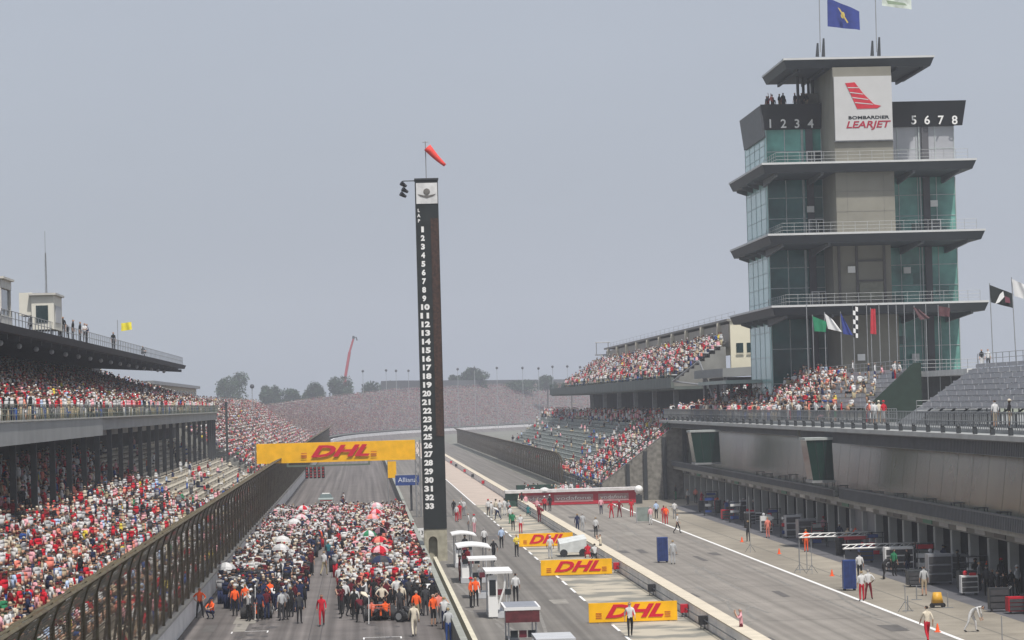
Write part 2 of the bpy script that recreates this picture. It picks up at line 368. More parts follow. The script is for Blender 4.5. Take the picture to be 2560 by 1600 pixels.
# --- left covered stand
def dL(y,i,rows):   # lower tier
    t=i/rows
    if y<170: return .82
    if y<255: return .86
    if y<262: return .82
    if y<335: return .02 if t>.2+(262-y)*.002 else .75
    return .012
LS=thing('covered_grandstand','long two tier grandstand packed with spectators under a dark roof left of the track','grandstand',(-24,75,0))
bleacher(LS,-13.6,1.2,-27,7.8,75,408,17,0,dens=dL,m=mat('stand_concrete_pale',(.37,.345,.29),.85,0,.15,.6),bm=mat('bench_tan',(.52,.48,.40),.5,.1,.1,2))
MB().box(-13.5,-10.45,75,860,-.01,.5).build('walkway',mat('walkway_tan',(.36,.32,.26),.85,0,.15,.5),LS)
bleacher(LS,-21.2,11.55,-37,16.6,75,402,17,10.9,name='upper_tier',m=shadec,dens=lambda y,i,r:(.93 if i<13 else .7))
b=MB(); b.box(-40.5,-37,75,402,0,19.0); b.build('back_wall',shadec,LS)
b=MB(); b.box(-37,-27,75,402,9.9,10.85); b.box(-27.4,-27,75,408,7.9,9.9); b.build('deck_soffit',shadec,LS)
b=MB(); b.box(-21.2,-20.6,75,224,10.25,11.6); b.box(-21.2,-20.85,224,404,10.65,11.62); b.box(-22.6,-22.2,224,404,10.1,10.7); b.box(-27,-21.2,75,404,10.86,10.895)
b.build('deck_beam',mat('deck_grey',(.30,.31,.31),.7,0,.12,.4),LS)
MB().box(-20.86,-20.52,75,404,11.625,11.72).build('deck_edge',mat('deck_edge_pale',(.45,.45,.42),.6),LS)
railing(LS,-20.7,75,-20.7,404,11.72,.95,1.2,m=mat('rail_green',(.16,.18,.15),.6))
for k in range(24):
    y=152+11*k
    if y<404: MB().box(-21.75,-21.35,y-.2,y+.2,5.1,10.25 if y<224 else 10.85).build('column',mat('column_grey',(.055,.06,.062),.7),LS)
for y in (386,391,396,401): MB().box(-21.2,-20.95,y-.12,y+.12,4.6,11.04).build('column',dsteel,LS)
roof=MB()
roof.hexa([(-42,75,18.9),(-24.2,75,17.75),(-24.2,386,17.75),(-42,386,18.9),(-42,75,19.3),(-24,75,18.25),(-24,387,18.25),(-42,386,19.3)])
rf=roof.build('roof',mat('roof_dark',(.028,.03,.034),.8,0,.2,.5),LS)
for k in range(45):
    y=78+7*k; b=MB()
    b.hexa([(-40,y,18.4),(-24.6,y,17.35),(-24.6,y+.18,17.35),(-40,y+.18,18.4),(-40,y,18.76),(-24.6,y,17.7),(-24.6,y+.18,17.7),(-40,y+.18,18.76)]); b.build('girder',dsteel,rf)
for k in range(19):
    y=168+11*k; b=MB(); b.ball((-25.6,y,17.2),.22,n=6,m=4); b.build('lamp',lgrey,rf)
railing(LS,-24.3,75,-24.3,384,18.3,1.0,2.,m=steel,name='roof_railing',n=2,r=.035)
# penthouse wall beyond
o=thing('far_pavilion','low beige pavilion behind the crowd past the end of the dark stand roof','building',(-34,410,0))
MB().box(-40,-30.5,405,520,0,16.0).build('wall',beige,o)
MB().box(-40.4,-29.8,404.5,520.5,16.002,16.5).build('roof',steel,o)
for k in range(14): MB().box(-30.5,-30.45,409+8*k,413+8*k,14.2,15.4).build('window',darkg,o)
# --- roof boxes
o=thing('spotter_booth','cream booth with a dark square window standing on the stand roof edge','booth',(-25,223,18.3))
b=MB(); b.box(-25.9,-24.15,223,229,18.75,21.45); b.box(-26.9,-25.9,223.3,227,19.9,21.7); b.build('cabin',mat('cream_wall',(.66,.64,.56),.6,0,.05,1),o)
MB().box(-25.55,-24.6,222.94,222.99,19.3,20.65).build('window',darkg,o)
MB().box(-24.14,-24.1,224,228,19.3,20.65).build('window',lgrey,o)
MB().box(-26.1,-23.95,222.7,229.3,21.46,21.62).build('roof',mat('booth_roof',(.5,.49,.45),.6),o)
b=MB()
for x in (-25.7,-24.4):
    for y in (223.3,228.6): b.box(x-.06,x+.06,y-.06,y+.06,18.2,18.75)
b.build('legs',steel,o)
o=thing('roof_booth','pale booth with tall glass panes at the left edge of the stand roof','booth',(-26,191,18.3))
b=MB(); b.box(-28,-24.3,192,197.4,18.2,18.9); b.box(-28,-24.3,192,197.4,20.75,21.35)
for x in (-27.9,-26.2,-25,-24.4): b.box(x-.07,x+.07,192,192.15,18.9,20.75); b.box(x-.07,x+.07,197.2,197.35,18.9,20.75)
b.build('cabin',mat('pale_booth',(.55,.54,.50),.6),o); MB().box(-27.85,-24.45,192.16,197.18,18.9,20.75).build('glazing',mat('booth_glass',(.12,.14,.15),.1),o)
MB().box(-28.2,-24.1,191.7,197.6,21.352,21.5).build('roof',mat('booth_roof2',(.6,.58,.52),.6),o)
o=thing('radio_mast','thin lattice mast rising behind the cream roof booth','mast',(-25.6,230,18.6))
b=MB()
for dx,dy in ((0,0),(.22,0),(.11,.2)): b.tube([(-25.6+dx,230+dy,18.6),(-25.52+dx*.3,230+dy*.3,25.2)],.022,4)
for k in range(16): z=18.8+k*.38; b.tube([(-25.6,230,z),(-25.4,230,z+.3)],.014,3)
b.build('lattice',steel,o); MB().tube([(-25.5,230,25.1),(-25.5,230,27)],.02,4).build('aerial',steel,o)
o=thing('yellow_flag','yellow flag on a thin pole at the far part of the stand roof','flag',(-24.5,285,18.3))
MB().tube([(-24.5,285,18.3),(-24.5,285,21.4)],.03,5).build('pole',steel,o)
def flagmesh(name,P,m,parent,n=10,k=6,amp=.12,waves=1.5):
    "P = four corners (hoist bottom, fly bottom, fly top, hoist top)"
    P=[Vector(q) for q in P]; v=[]; nr=((P[1]-P[0]).cross(P[3]-P[0])).normalized()
    for j in range(k+1):
        for i in range(n+1):
            u,t=i/n,j/k; q=P[0].lerp(P[1],u).lerp(P[3].lerp(P[2],u),t); v.append(q+nr*(amp*u*math.sin(6.28*waves*u+t*1.3)))
    b=MB(); b.add(v,[(j*(n+1)+i,j*(n+1)+i+1,(j+1)*(n+1)+i+1,(j+1)*(n+1)+i) for j in range(k) for i in range(n)])
    v2=[(x[0],x[1]+.02,x[2]) for x in v]; b.add(v2,[(j*(n+1)+i,(j+1)*(n+1)+i,(j+1)*(n+1)+i+1,j*(n+1)+i+1) for j in range(k) for i in range(n)])
    return b.build(name,m,parent,smooth=True)
flagmesh('cloth',[A(303,828,285),A(330,824,285),A(328,805,285),A(303,808,285)],mat('flag_yellow',lin('E3D53A'),.8),o)
# --- uncovered far left stand
LF=thing('open_grandstand','large open grandstand full of pink and white clad fans beyond the covered stand','grandstand',(-20,420,0))
bleacher(LF,-13.6,1.2,-32.5,13.6,414,850,24,0,bm=standc,dens=lambda y,i,r:.97,lod=0)
railing(LF,-32.4,414,-32.4,850,13.7,1.,4,r=.05)
o=thing('stair_tower','dark steel stair tower at the end of the upper deck','stair tower',(-21,409,0))
b=MB()
for x in (-21.6,-19.8):
    for y in (409,412): b.box(x-.1,x+.1,y-.1,y+.1,0,13.2)
for k in range(6): b.box(-21.6,-19.8,409,412,1.9*k+1.5,1.9*k+1.62)
b.build('frame',dsteel,o)
# --- bowl stand round the turn
BO=thing('turn_grandstand','huge hazy grandstand bowl packed with people curving round the far turn','grandstand',(20,1100,0))
tp=TURN; rows=26; b=MB(); TO=[]; HF=[.58,.58,.58,.60,.74,.92,1,1,1]
for i in range(rows+1): TO.append((offs(tp,2.5+i*1.15),2.2+i*.69))
for i in range(rows):
    for (pts,z),(p2,z2) in ((TO[i],TO[i+1]),):
        n=len(pts); v=[(x,y,2.2+(z-2.2)*h) for (x,y),h in zip(pts,HF)]+[(x,y,2.2+(z-2.2)*h) for (x,y),h in zip(p2,HF)]+[(x,y,2.2+(z2-2.2)*h) for (x,y),h in zip(p2,HF)]
        b.add(v,[(j,j+1,j+1+n,j+n) for j in range(n-1)]+[(j+n,j+1+n,j+1+2*n,j+2*n) for j in range(n-1)])
b.build('tiers',standc,BO)
pts,z=TO[-1]; po=offs(pts,7) if False else offs(tp,2.5+rows*1.15+8); n=len(pts)
b=MB()
for j in range(5,n-1):
    q=[pts[j],pts[j+1],po[j+1],po[j]]
    b.hexa([(x,y,0) for x,y in q]+[(x,y,z+2.4) for x,y in q])
b.build('press_boxes',mat('far_dark',(.075,.08,.085),.8,0,.25,.05),BO)
b=MB()
for j in range(0,n-1):
    q=[pts[j],pts[j+1],po[j+1],po[j]]; hh=[HF[j],HF[j+1],HF[j+1],HF[j]]; b.hexa([(x,y,0) for x,y in q]+[(x,y,2.2+(z-2.2)*h-.5) for (x,y),h in zip(q,hh)])
b.build('rear_wall',standc,BO)
# the dividing tunnel stair between open stand and bowl
# --- right mid stand (far end of the pit)
MSt=thing('pit_end_grandstand','half empty pale green grandstand facing the pit exit beneath the beige suites','grandstand',(34,330,0))
def dM(y,i,r):
    t=i/r
    if t>.86: return .85
    if y<352: return .85 if t>.02 else .7
    if y<385: return .75 if t<.35 or t>.7 else .25
    if y<420: return .5 if t<.12 else .05
    return .02
seatg=mat('seats_green_grey',(.30,.33,.31),.6,0,.1,1)
bleacher(MSt,28.8,1.2,39.5,9.4,332,600,16,0,m=mat('stand_green',(.24,.26,.245),.8,0,.1,.6),bm=seatg,dens=dM)
b=MB(); P=[(27.9,0),(39.5,0),(39.5,9.6),(38.2,9.6),(28.2,2.2)]
b.prism_y(P[::-1],330.8,331.9); b.build('end_wall',mat('stone_wall',(.20,.19,.17),.9,0,.35,2.2,bump=.3),MSt)
b=MB()
for x in (31.2,33.3,35.6,38.0): b.box(x-.22,x+.22,330.4,330.79,0,2.2+(x-28.2)*.7)
b.build('piers',dsteel,MSt)
railing(MSt,28.5,332,28.5,600,.9,1.1,3,m=dsteel,r=.04)
b=MB(); b.tube([(28.2,330.5,3.3),(38.2,330.5,10.7)],.06,5); b.tube([(28.2,330.5,2.8),(38.2,330.5,10.2)],.05,5)
for k in range(12): x=28.2+k*.9; z=2.2+(x-28.2)*.74; b.tube([(x,330.5,z),(x,330.5,z+1.1)],.04,4)
b.build('stair_rail',green,MSt)
US=thing('suite_grandstand','upper grandstand deck full of fans below the beige hospitality suites','grandstand',(40,342,0))
bleacher(US,38,14.2,44.5,18.5,340,525,10,13.4,m=standc,bm=standc,dens=lambda y,i,r:.96)
b=MB(); b.box(37.6,37.98,339.5,560,13.2,14.5); b.box(37.98,48,339.5,560,13.0,13.38); b.build('deck_edge',mat('deck_green',(.11,.13,.12),.7,0,.15,.5),US)
for y in (352,378,404,430,456,482): MB().box(39.3,39.9,y-.3,y+.3,9.4,13.0).build('column',steel,US)
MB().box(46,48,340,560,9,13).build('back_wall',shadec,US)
b=MB(); b.tube([(37.7,338,14.0),(40.2,332,16.3)],.12,5); b.tube([(37.7,338,14.0),(41.5,332,13.3)],.12,5); b.tube([(40.2,332,16.3),(42,331,11)],.14,5); b.build('braces',steel,US)
railing(US,37.7,340,37.7,560,14.5,.8,2.5,m=green,r=.03)
o=thing('suite_building','long beige hospitality suite building with a flat roof behind the upper stand','building',(50,340,0))
b=MB(); b.box(45.2,54,342,515,18.0,20.9); b.build('wall',mat('suite_wall',(.36,.34,.29),.7,0,.1,.4),o)
MB().box(45.3,54,341.4,341.99,15.2,21.2).build('end_wall',mat('cream_block',(.68,.64,.50),.7,0,.05,.5),o)
MB().box(44.9,54.4,341.2,516,21.21,21.5).build('roof',mat('suite_roof',(.25,.24,.22),.7),o)
for k in range(10): MB().box(44.75,45.19,350+17.5*k-.5,350+17.5*k+.5,18,21.2).build('pier',mat('cream_pier',(.6,.57,.46),.7),o)
for x in (46.0,47.3):
    f=MB().box(x,x+.85,341.3,341.39,17.3,18.5).build('window',darkg,o); MB().box(x-.06,x+.91,341.2,341.29,17.15,17.28).build('sill',cream,f)
for k in range(9): MB().box(45.12,45.19,352+17.5*k,365+17.5*k,18.4,19.8).build('window',darkg,o)
railing(o,46,342,46,514,21.5,.9,6,r=.02,name='roof_railing',n=2)
o=thing('roof_antenna_frame','small lattice frame on the far corner of the beige suite roof','mast',(45,518,16))
b=MB(); b.box(43.4,46,516.2,518,20.2,20.4); b.tube([(43.6,517,20.4),(43.6,517,22.7)],.08,4); b.tube([(45.8,517,20.4),(45.8,517,22.7)],.08,4); b.tube([(43.4,517,22.6),(46.2,517,22.6)],.1,4); b.box(45.6,46,517,517.4,15,20.2); b.build('frame',steel,o)
# concourse slabs left of the tower
o=thing('concourse_bridge','grey concrete concourse bridging between the pagoda and the suite stand','bridge',(44,310,0))
b=MB(); b.hexa([(41.2,318,14.2),(52,318,14.6),(52,338,14.6),(40.3,338,14.2),(41.2,318,15.2),(52,318,15.6),(52,338,15.6),(40.3,338,15.2)]); b.build('deck',mat('bridge_grey',(.24,.25,.25),.7,0,.1,.4),o)
MB().box(42,52,322,337,9.5,14.2).build('wall',mat('bridge_wall',(.13,.135,.14),.8,0,.15,.5),o)
for x,y in ((41.6,319),(41.2,335)): MB().box(x-.2,x+.2,y-.2,y+.2,9.4,14.2).build('column',steel,o)
o=thing('terrace_canopy','dark flat canopy with a pale green edge left of the pagoda base','canopy',(41,290,9))
b=MB(); b.box(38.3,45.5,292,316,13.35,13.6); b.build('roof',mat('canopy_dark',(.07,.08,.08),.7),o)
MB().box(38.1,38.28,292,316,13.3,13.68).build('edge',mat('canopy_edge',(.30,.36,.34),.5),o); MB().box(38.1,45.5,291.8,291.98,13.3,13.68).build('edge',mat('canopy_edge',(.30,.36,.34),.5),o)
for x,y in ((38.8,293),(38.8,304),(38.8,315),(44.8,293)): MB().box(x-.12,x+.12,y-.12,y+.12,9.6,13.35).build('column',dsteel,o)
# ---------------------------------------------------------------- pit building
PB=thing('pit_building','long pit building with open garages under a sloping band of dark suite glass','building',(38,100,0))
parw=mat('parapet_grey',(.24,.25,.255),.65,.1,.1,.6); pars=mat('parapet_slat',(.13,.135,.145),.6,.2,.1,1)
pillar=mat('garage_pillar',(.34,.35,.34),.7,0,.12,.8)
GX=38.0
Y0,Y1=100,340
b=MB(); b.box(GX+.3,60,Y0,Y1,8.9,9.55); b.box(36.6,GX+.3,Y0,Y1,9.0,9.3); b.build('roof_deck',mat('deck_walk',(.26,.27,.27),.8,0,.12,.5),PB)
b=MB(); b.box(36.6,60,Y0,Y1,3.62,3.95); b.build('suite_floor',mat('suite_floor_grey',(.3,.29,.26),.8),PB)
slats(PB,36.45,Y0,214,3.9,4.72,.42,parw,pars,'lower_parapet'); slats(PB,36.45,216.5,Y1,3.95,4.5,.42,parw,pars,'lower_parapet')
slats(PB,36.45,Y0,232,8.15,8.98,.42,parw,pars,'upper_parapet'); slats(PB,36.45,234,Y1,8.5,9.0,.6,parw,pars,'upper_parapet')
MB().box(36.1,36.58,Y0,Y1,9.05,9.35).build('roof_ledge',mat('ledge_pale',(.42,.43,.42),.6,0,.1,.6),PB)
for k in range(50):
    y=105+4.6*k; b=MB(); b.box(36.2,36.44,y-.12,y+.12,9.36,9.72); b.ball((36.3,y,9.8),.14,n=6,m=4); b.build('ledge_light',dsteel,PB)
# suite glass: long panes, tilted a little
b=MB(); y=Y0
while y<Y1:
    e=min(y+4.5,Y1); b.hexa([(38.3,y+.04,3.96),(38.5,y+.04,3.96),(38.5,e-.04,3.96),(38.3,e-.04,3.96),(38.9,y+.04,8.88),(39.1,y+.04,8.88),(39.1,e-.04,8.88),(38.9,e-.04,8.88)]); y+=4.5
gl=b.build('suite_glass',facg,PB)
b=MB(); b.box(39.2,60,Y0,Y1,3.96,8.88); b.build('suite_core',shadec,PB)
for k in range(18):
    b=MB(); y=128+8*k+random.uniform(-2,2); h=random.uniform(.7,1.1)
    for dx in (0,.6): b.box(37+dx,37.05+dx,y,y+.05,3.96,3.96+h); b.box(37+dx,37.05+dx,y+.9,y+.95,3.96,3.96+h)
    b.box(36.95,37.7,y-.05,y+1.,3.96+h,4.0+h); b.build('terrace_table',dsteel,PB)
# garages
pil=[]; y=104.
while y<Y1-2: pil.append(y); y+=5.35
for y in pil: MB().box(GX-.35,GX+.2,y-.28,y+.28,0,3.0).build('pillar',pillar,PB)
MB().box(GX-.2,GX+.15,Y0,Y1,3.0,3.6).build('fascia',mat('garage_fascia',(.25,.245,.23),.7,0,.12,.5),PB)
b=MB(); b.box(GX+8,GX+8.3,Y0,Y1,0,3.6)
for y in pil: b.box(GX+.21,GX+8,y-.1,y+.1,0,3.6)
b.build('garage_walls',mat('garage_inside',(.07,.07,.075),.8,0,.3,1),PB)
for k in (19,20): MB().box(GX-.05,GX+.05,pil[k]+.3,pil[k+1]-.3,0,2.99).build('shutter',mat('shutter_grey',(.17,.18,.20),.5,.1,.1,.5),PB)
fm=[red,white,blue,mat('sign_green',(.05,.25,.15),.5),lgrey,black]
for i,y in enumerate(pil[:-1]):
    b=MB(); b.box(GX-.26,GX-.205,y+1.2,y+4.1,3.1,3.5); b.build('garage_sign',fm[i%6] if i%2 else lgrey,PB)
random.seed(11)
for i,y in enumerate(pil[:-1]):     # partition screens and cabinets inside
    b=MB(); b.box(GX+4,GX+4.1,y+.6,y+2.3,0,2.2); b.box(GX+2.5,GX+3.2,y+3.2,y+4.6,0,1.3)
    b.build('garage_fitting',random.choice([lgrey,dsteel,blue,red,white,dsteel,dsteel]),PB)
railing(PB,36.7,Y0,36.7,Y1,9.56,1.1,.55,m=mat('rail_grey',(.20,.21,.22),.5,.3),n=2,r=.03)
# hanging glass bays
for (px0,px1,pyb,D) in ((2018,2086,1203,216),(1727,1800,1165,285)):
    s_=7000/D; xa=(px0-905)/s_; xb=(px1-905)/s_
    o=thing('glass_bay','dark green glazed viewing bay hanging '+('in front of the nearer suite windows' if D<250 else 'at the far end of the suite windows'),'viewing bay',(xa,D,4.6),group=None)
    b=MB(); b.hexa([(xa+.45,D,5.3),(xb,D,5.3),(xb,D+3,5.3),(xa+.45,D+3,5.3),(xa,D,8.4),(xb-.1,D,8.4),(xb-.1,D+3,8.4),(xa,D+3,8.4)])
    b.build('glazing',mat('bay_glass',(.008,.028,.022),.15,0,.3,.7),o)
    MB().box(xa-.1,max(xb+.1,36.5),D-.1,D+3.1,8.41,8.6).build('cap',mat('bay_cap',(.35,.38,.37),.5),o)
    MB().box(xa+.35,max(xb+.1,36.5),D-.1,D+3.1,5.1,5.29).build('base',steel,o)
    b=MB()
    for t in (.33,.66): 
        x0_=xa+.45+(xb-xa-.45)*t; x1_=xa+(xb-.1-xa)*t; b.tube([(x0_,D-.03,5.3),(x1_,D-.03,8.4)],.02,4)
    b.build('mullions',dsteel,o)
# terrace bleachers on the roof
def tb(name,label,y0,y1,dens,rows=8,m=None):
    o=thing(name,label,'bleachers',(42,y0,9.6))
    b=MB(); dx=4.6/rows; dz=3.1/rows
    for i in range(rows):
        x=40.4+dx*i; z=10.4+dz*i; n=int((y1-y0)/3.2); L=(y1-y0)/n
        b.box(x,x+dx-.04,y0,y1,z,z+.06,1)
        for j in range(n):
            b.box(x+.2,x+.5,y0+L*j+.12,y0+L*(j+1)-.12,z+.36,z+.42,0); b.box(x+.5,x+.55,y0+L*j+.12,y0+L*(j+1)-.12,z+.46,z+.74,0)
    b.build('benches',[mat('bench_silver',(.42,.43,.45),.4,.3,.08,2),mat('tread_grey',(.15,.155,.165),.7)],o)
    for k in range(int((y1-y0)/4)+1):
        y=y0+k*4; b=MB(); b.tube([(40.5,y,10.4),(45,y,13.5)],.06,4); b.tube([(45,y,9.56),(45,y,13.5)],.06,4); b.tube([(42.6,y,9.56),(42.6,y,11.8)],.05,4); b.tube([(40.5,y,9.56),(40.5,y,10.4)],.05,4); b.build('frame',dsteel,o)
    railing(o,45.1,y0,45.1,y1,13.5,1.1,2,name='back_rail')
    if dens: SURF.append((40.4,10.4,45,13.5,y0,y1,rows,dens,2))
    return o
def dT(y,i,r):
    if y>268: return .75
    if y>252: return .35
    return .06
oT=tb('roof_bleachers','metal bleachers with scattered spectators on the pit roof in front of the pagoda',225,284,dT)
MB().prism_y([(40.3,9.6),(45.2,9.6),(45.2,14.3),(44.6,14.3),(40.3,10.5)][::-1],224.3,224.5).build('end_screen',mat('screen_green',(.018,.035,.026),.8,0,.2,2),oT)
tb('roof_bleachers','empty silver bench rows on the pit roof at the right edge',104,203,lambda y,i,r:.0)
oM=thing('terrace_stand','crowded shaded terrace between the pagoda canopy and the suite stand','bleachers',(42,286,9.5))
bleacher(oM,38.5,9.8,45.5,12.6,287,330,9,9.56,m=standc,dens=lambda y,i,r:.8)
o=thing('stair_block','dark stair ramp between the two blocks of roof bleachers','stairs',(42,205,9.5))
b=MB(); b.prism_y([(40.6,9.56),(47,9.56),(47,13.4),(46.4,13.4)][::-1],205,212); b.build('ramp',mat('ramp_grey',(.13,.14,.15),.8),o)
railing(o,40.8,204.6,46.8,204.6,10.2,1.1,1); railing(o,40.8,212.4,40.8,223,9.6,1.1,1)
# ---------------------------------------------------------------- pagoda
PG=thing('pagoda_tower','tall glass and concrete pagoda tower with four broad dark overhanging roofs','tower',(50,290,0))
FY,BYk=285.,300.; XL,XR=42.1,61.55; CX0,CX1,CY=47.8,53.7,277.
SL=[(20.75,40.3,61.7,272,303.5),(27.85,40.3,61.8,273,301.5),(35.05,40.25,61.7,275.5,300.5)]
RF=(45.6,42.95,58.1,277,292)
def slab(z,x0,x1,y0,y1,name,ribs=True,rx=None):
    b=MB(); b.hexa([(x0+.3,y0+.5,z-1.),(x1-.3,y0+.5,z-1.),(x1-.3,y1-.5,z-1.),(x0+.3,y1-.5,z-1.),(x0,y0,z-.2),(x1,y0,z-.2),(x1,y1,z-.2),(x0,y1,z-.2)])
    s=b.build(name,slabm,PG)
    MB().box(x0-.06,x1+.06,y0-.06,y1+.06,z-.195,z).build('roof_edge',slabtop,s)
    if ribs:
        for k in range(5):
            x=x0+1.5+(x1-x0-3)*k/4
            if CX0-.4<x<CX1+.4: continue
            b=MB(); b.hexa([(x-.12,y0+.8,z-1.25),(x+.12,y0+.8,z-1.25),(x+.12,FY-.1,z-1.75),(x-.12,FY-.1,z-1.75),(x-.12,y0+.8,z-1.01),(x+.12,y0+.8,z-1.01),(x+.12,FY-.1,z-1.01),(x-.12,FY-.1,z-1.01)]); b.build('bracket',mat('bracket_grey',(.11,.12,.13),.6),s)
        for k in range(4):
            y=FY+1.+k*4.4
            b=MB(); b.hexa([(x0+.6,y-.12,z-1.2),(XL-.1,y-.12,z-1.6),(XL-.1,y+.12,z-1.6),(x0+.6,y+.12,z-1.2),(x0+.6,y-.12,z-1.01),(XL-.1,y-.12,z-1.01),(XL-.1,y+.12,z-1.01),(x0+.6,y+.12,z-1.01)]); b.build('bracket',mat('bracket_grey',(.11,.12,.13),.6),s)
    return s
for z,x0,x1,y0,y1 in SL: slab(z,x0,x1,y0,y1,'overhang_roof')
rs=slab(*RF,'top_roof',ribs=False)
for x in (44.5,47,51,54.5,57): MB().box(x-.1,x+.1,278,291.4,44.3,44.59).build('bracket',slabm,rs)
# concrete core
b=MB(); b.box(CX0,CX1,CY,299,0,20.0); b.box(CX0,CX1,CY+3,299,20.76,26.84); b.box(CX0,CX1,CY,299,27.86,34.04); b.box(CX0,CX1,CY,291,35.06,44.58)
b.build('concrete_core',pagc,PG)
b=MB()
for z in (30.1,32.1,37.0): b.box(CX0-.01,CX1+.01,CY-.02,CY-.002,z,z+.05)
for x in (48.9,52.6): b.box(x,x+.04,CY-.02,CY-.002,27.9,34.)
b.build('panel_joints',mat('joint_dark',(.2,.19,.17),.9),PG)
b=MB()
for x in (48.4,50.2,53.0): b.box(x-.12,x+.12,CY+2.85,CY+2.99,20.8,26.8)
for z in (21.2,23.2,25.2): b.box(50.2,53.0,CY+2.8,CY+2.84,z,z+.16)
b.build('recess_frame',mat('recess_dark',(.10,.095,.095),.8),PG)
b=MB(); b.box(50.4,52.8,CY+2.86,CY+2.98,21.4,23.1); b.build('recess_panel',mat('recess_panel_olive',(.20,.20,.16),.7),PG)
# glazing by level
LV=[(9.6,19.7,'l0'),(20.8,26.8,'l1'),(27.9,34.,'l2'),(35.1,39.2,'l3')]
for z0,z1,nm in LV:
    top=nm=='l3'
    for xa,xb in ((XL,CX0-.02),(CX1+.02,XR)):
        right=xa>50
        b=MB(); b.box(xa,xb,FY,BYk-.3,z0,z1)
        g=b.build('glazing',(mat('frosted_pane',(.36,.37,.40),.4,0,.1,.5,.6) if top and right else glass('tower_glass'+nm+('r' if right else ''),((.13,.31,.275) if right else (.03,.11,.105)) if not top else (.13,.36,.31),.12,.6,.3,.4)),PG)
        b=MB(); n=4 if right else 3
        for k in range(n+1):
            x=xa+(xb-xa)*k/n; b.box(x-.04,x+.04,FY-.06,FY-.002,z0,z1)
        for t in ((.45,) if top else (.35,.7)): b.box(xa,xb,FY-.05,FY-.003,z0+(z1-z0)*t-.035,z0+(z1-z0)*t+.035)
        b.build('mullions',mat('mullion_pale',(.42,.46,.46),.4,.2) ,g)
    # the pale west side, one glazed wall
    b=MB(); b.box(XL-.12,XL-.004,FY-.08,BYk,z0,z1); g=b.build('side_glazing',palg,PG)
    b=MB()
    for k in range(5): y=FY+.5+k*3.6; b.box(XL-.15,XL-.122,y-.03,y+.03,z0,z1)
    for k in range(4): z=z0+(z1-z0)*(k+.5)/4; b.box(XL-.15,XL-.122,FY,BYk,z-.025,z+.025)
    b.build('mullions',mat('mullion_teal',(.24,.33,.33),.4),g)
    for x in (46.5,58.5): MB().box(x-.35,x+.35,FY-.4,FY-.07,z0,z1).build('column',mat('column_dark',(.085,.085,.095),.6,0,.15,.5),PG)
    for x in (45.75,57.9): MB().box(x-.07,x+.07,FY-.2,FY-.07,z0,z1).build('column',mat('mullion_pale',(.42,.46,.46)),PG)
    # lit shades / curtains and room edges behind the glass read as paler panels
    if nm!='l3':
        for k in range(3):
            x=54.6+k*2.3; h=random.uniform(.8,2); zz=z0+random.uniform(0,z1-z0-h-1)
            MB().box(x,x+random.uniform(.7,1.6),FY-.03,FY-.002,zz,zz+h).build('blind',mat('blind_teal',(.07,.15,.14),.35,0,.2,.5),PG)
        MB().box(46.95,CX0-.1,FY-.03,FY-.002,z0+.8,z1-.6).build('blind',mat('blind_teal2',(.09,.16,.155),.3,0,.2,.5),PG)
def door(x,z,w_=1.8,h=2.2,n=2):
    d=MB(); y=FY-.5
    for i in range(n+1): d.box(x+w_*i/n-.06,x+w_*i/n+.06,y-.06,y,z,z+h)
    d.box(x-.06,x+w_+.06,y-.061,y+.001,z+h,z+h+.12); d.box(x-.06,x+w_+.06,y-.05,y-.01,z+.9,z+1.0)
    q=d.build('door',white,PG); MB().box(x+.06,x+w_-.06,y-.03,y-.02,z+.05,z+h-.02).build('door_glass',darkg,q)
door(46.2,35.1,1.5,1.7); door(46.2,27.9,1.5,1.9); door(46.3,20.8,1.4,1.6); door(58.9,27.9,.9,1.6,1)
for x,z in ((46.0,30.6),(58.8,30.9),(49.2,24.1),(55.8,24.1),(49.4,15.2),(56.4,15.2)):
    y=FY-.6 if not(CX0<x<CX1) else (CY+2.6 if z>20 else CY-.3)
    MB().box(x,x+.75,y-.1,y,z,z+.65).build('notice_board',white,PG)
for z,x0,x1,y0,y1 in SL:
    railing(PG,x0+1.5,y0+1,x1-.6,y0+1,z+.01,1.05,1.2,m=mat('rail_pale',(.36,.37,.37),.4,.3),n=3,r=.02)
    railing(PG,x0+1.5,y0+1,x0+1.5,FY-.3,z+.01,1.05,1.2,m=mat('rail_pale',(.36,.37,.37),.4,.3),n=3,r=.02)
# number boards
def board(xa,xb,left):
    b=MB(); b.hexa([(xa+(.35 if left else 0),FY-.5,39.25),(xb-(0 if left else .35),FY-.5,39.25),(xb-(0 if left else .35),FY-.1,39.25),(xa+(.35 if left else 0),FY-.1,39.25),
        (xa,FY-1.,41.75),(xb,FY-1.,41.75),(xb,FY-.5,41.75),(xa,FY-.5,41.75)])
    return b.build('number_board',black,PG)
bl=board(41.5,47.78,True); br=board(54.4,62.75,False)
b=MB(); b.hexa([(41.75,FY-.5,38.4),(42.0,FY-.5,38.4),(42.0,299,38.4),(41.75,299,38.4),(41.35,FY-.9,41.6),(41.6,FY-.9,41.6),(41.6,299,41.6),(41.35,299,41.6)]); b.build('side_board',mat('board_grey',(.075,.08,.09),.5),PG)
MB().box(42.02,XR+.1,FY-.05,299,39.22,41.2).build('terrace_block',dsteel,PG)
for px,t in ((1926,'1'),(1959,'2'),(1993,'3'),(2027,'4')): q=A(px,310,FY-.83); text('numeral',t,1.25,white,bl,(q.x,FY-.775,q.z),bold=.02)
for px,t in ((2285,'5'),(2318,'6'),(2352,'7'),(2387,'8')): q=A(px,301,FY-.83); text('numeral',t,1.25,white,br,(q.x,FY-.775,q.z),bold=.02)
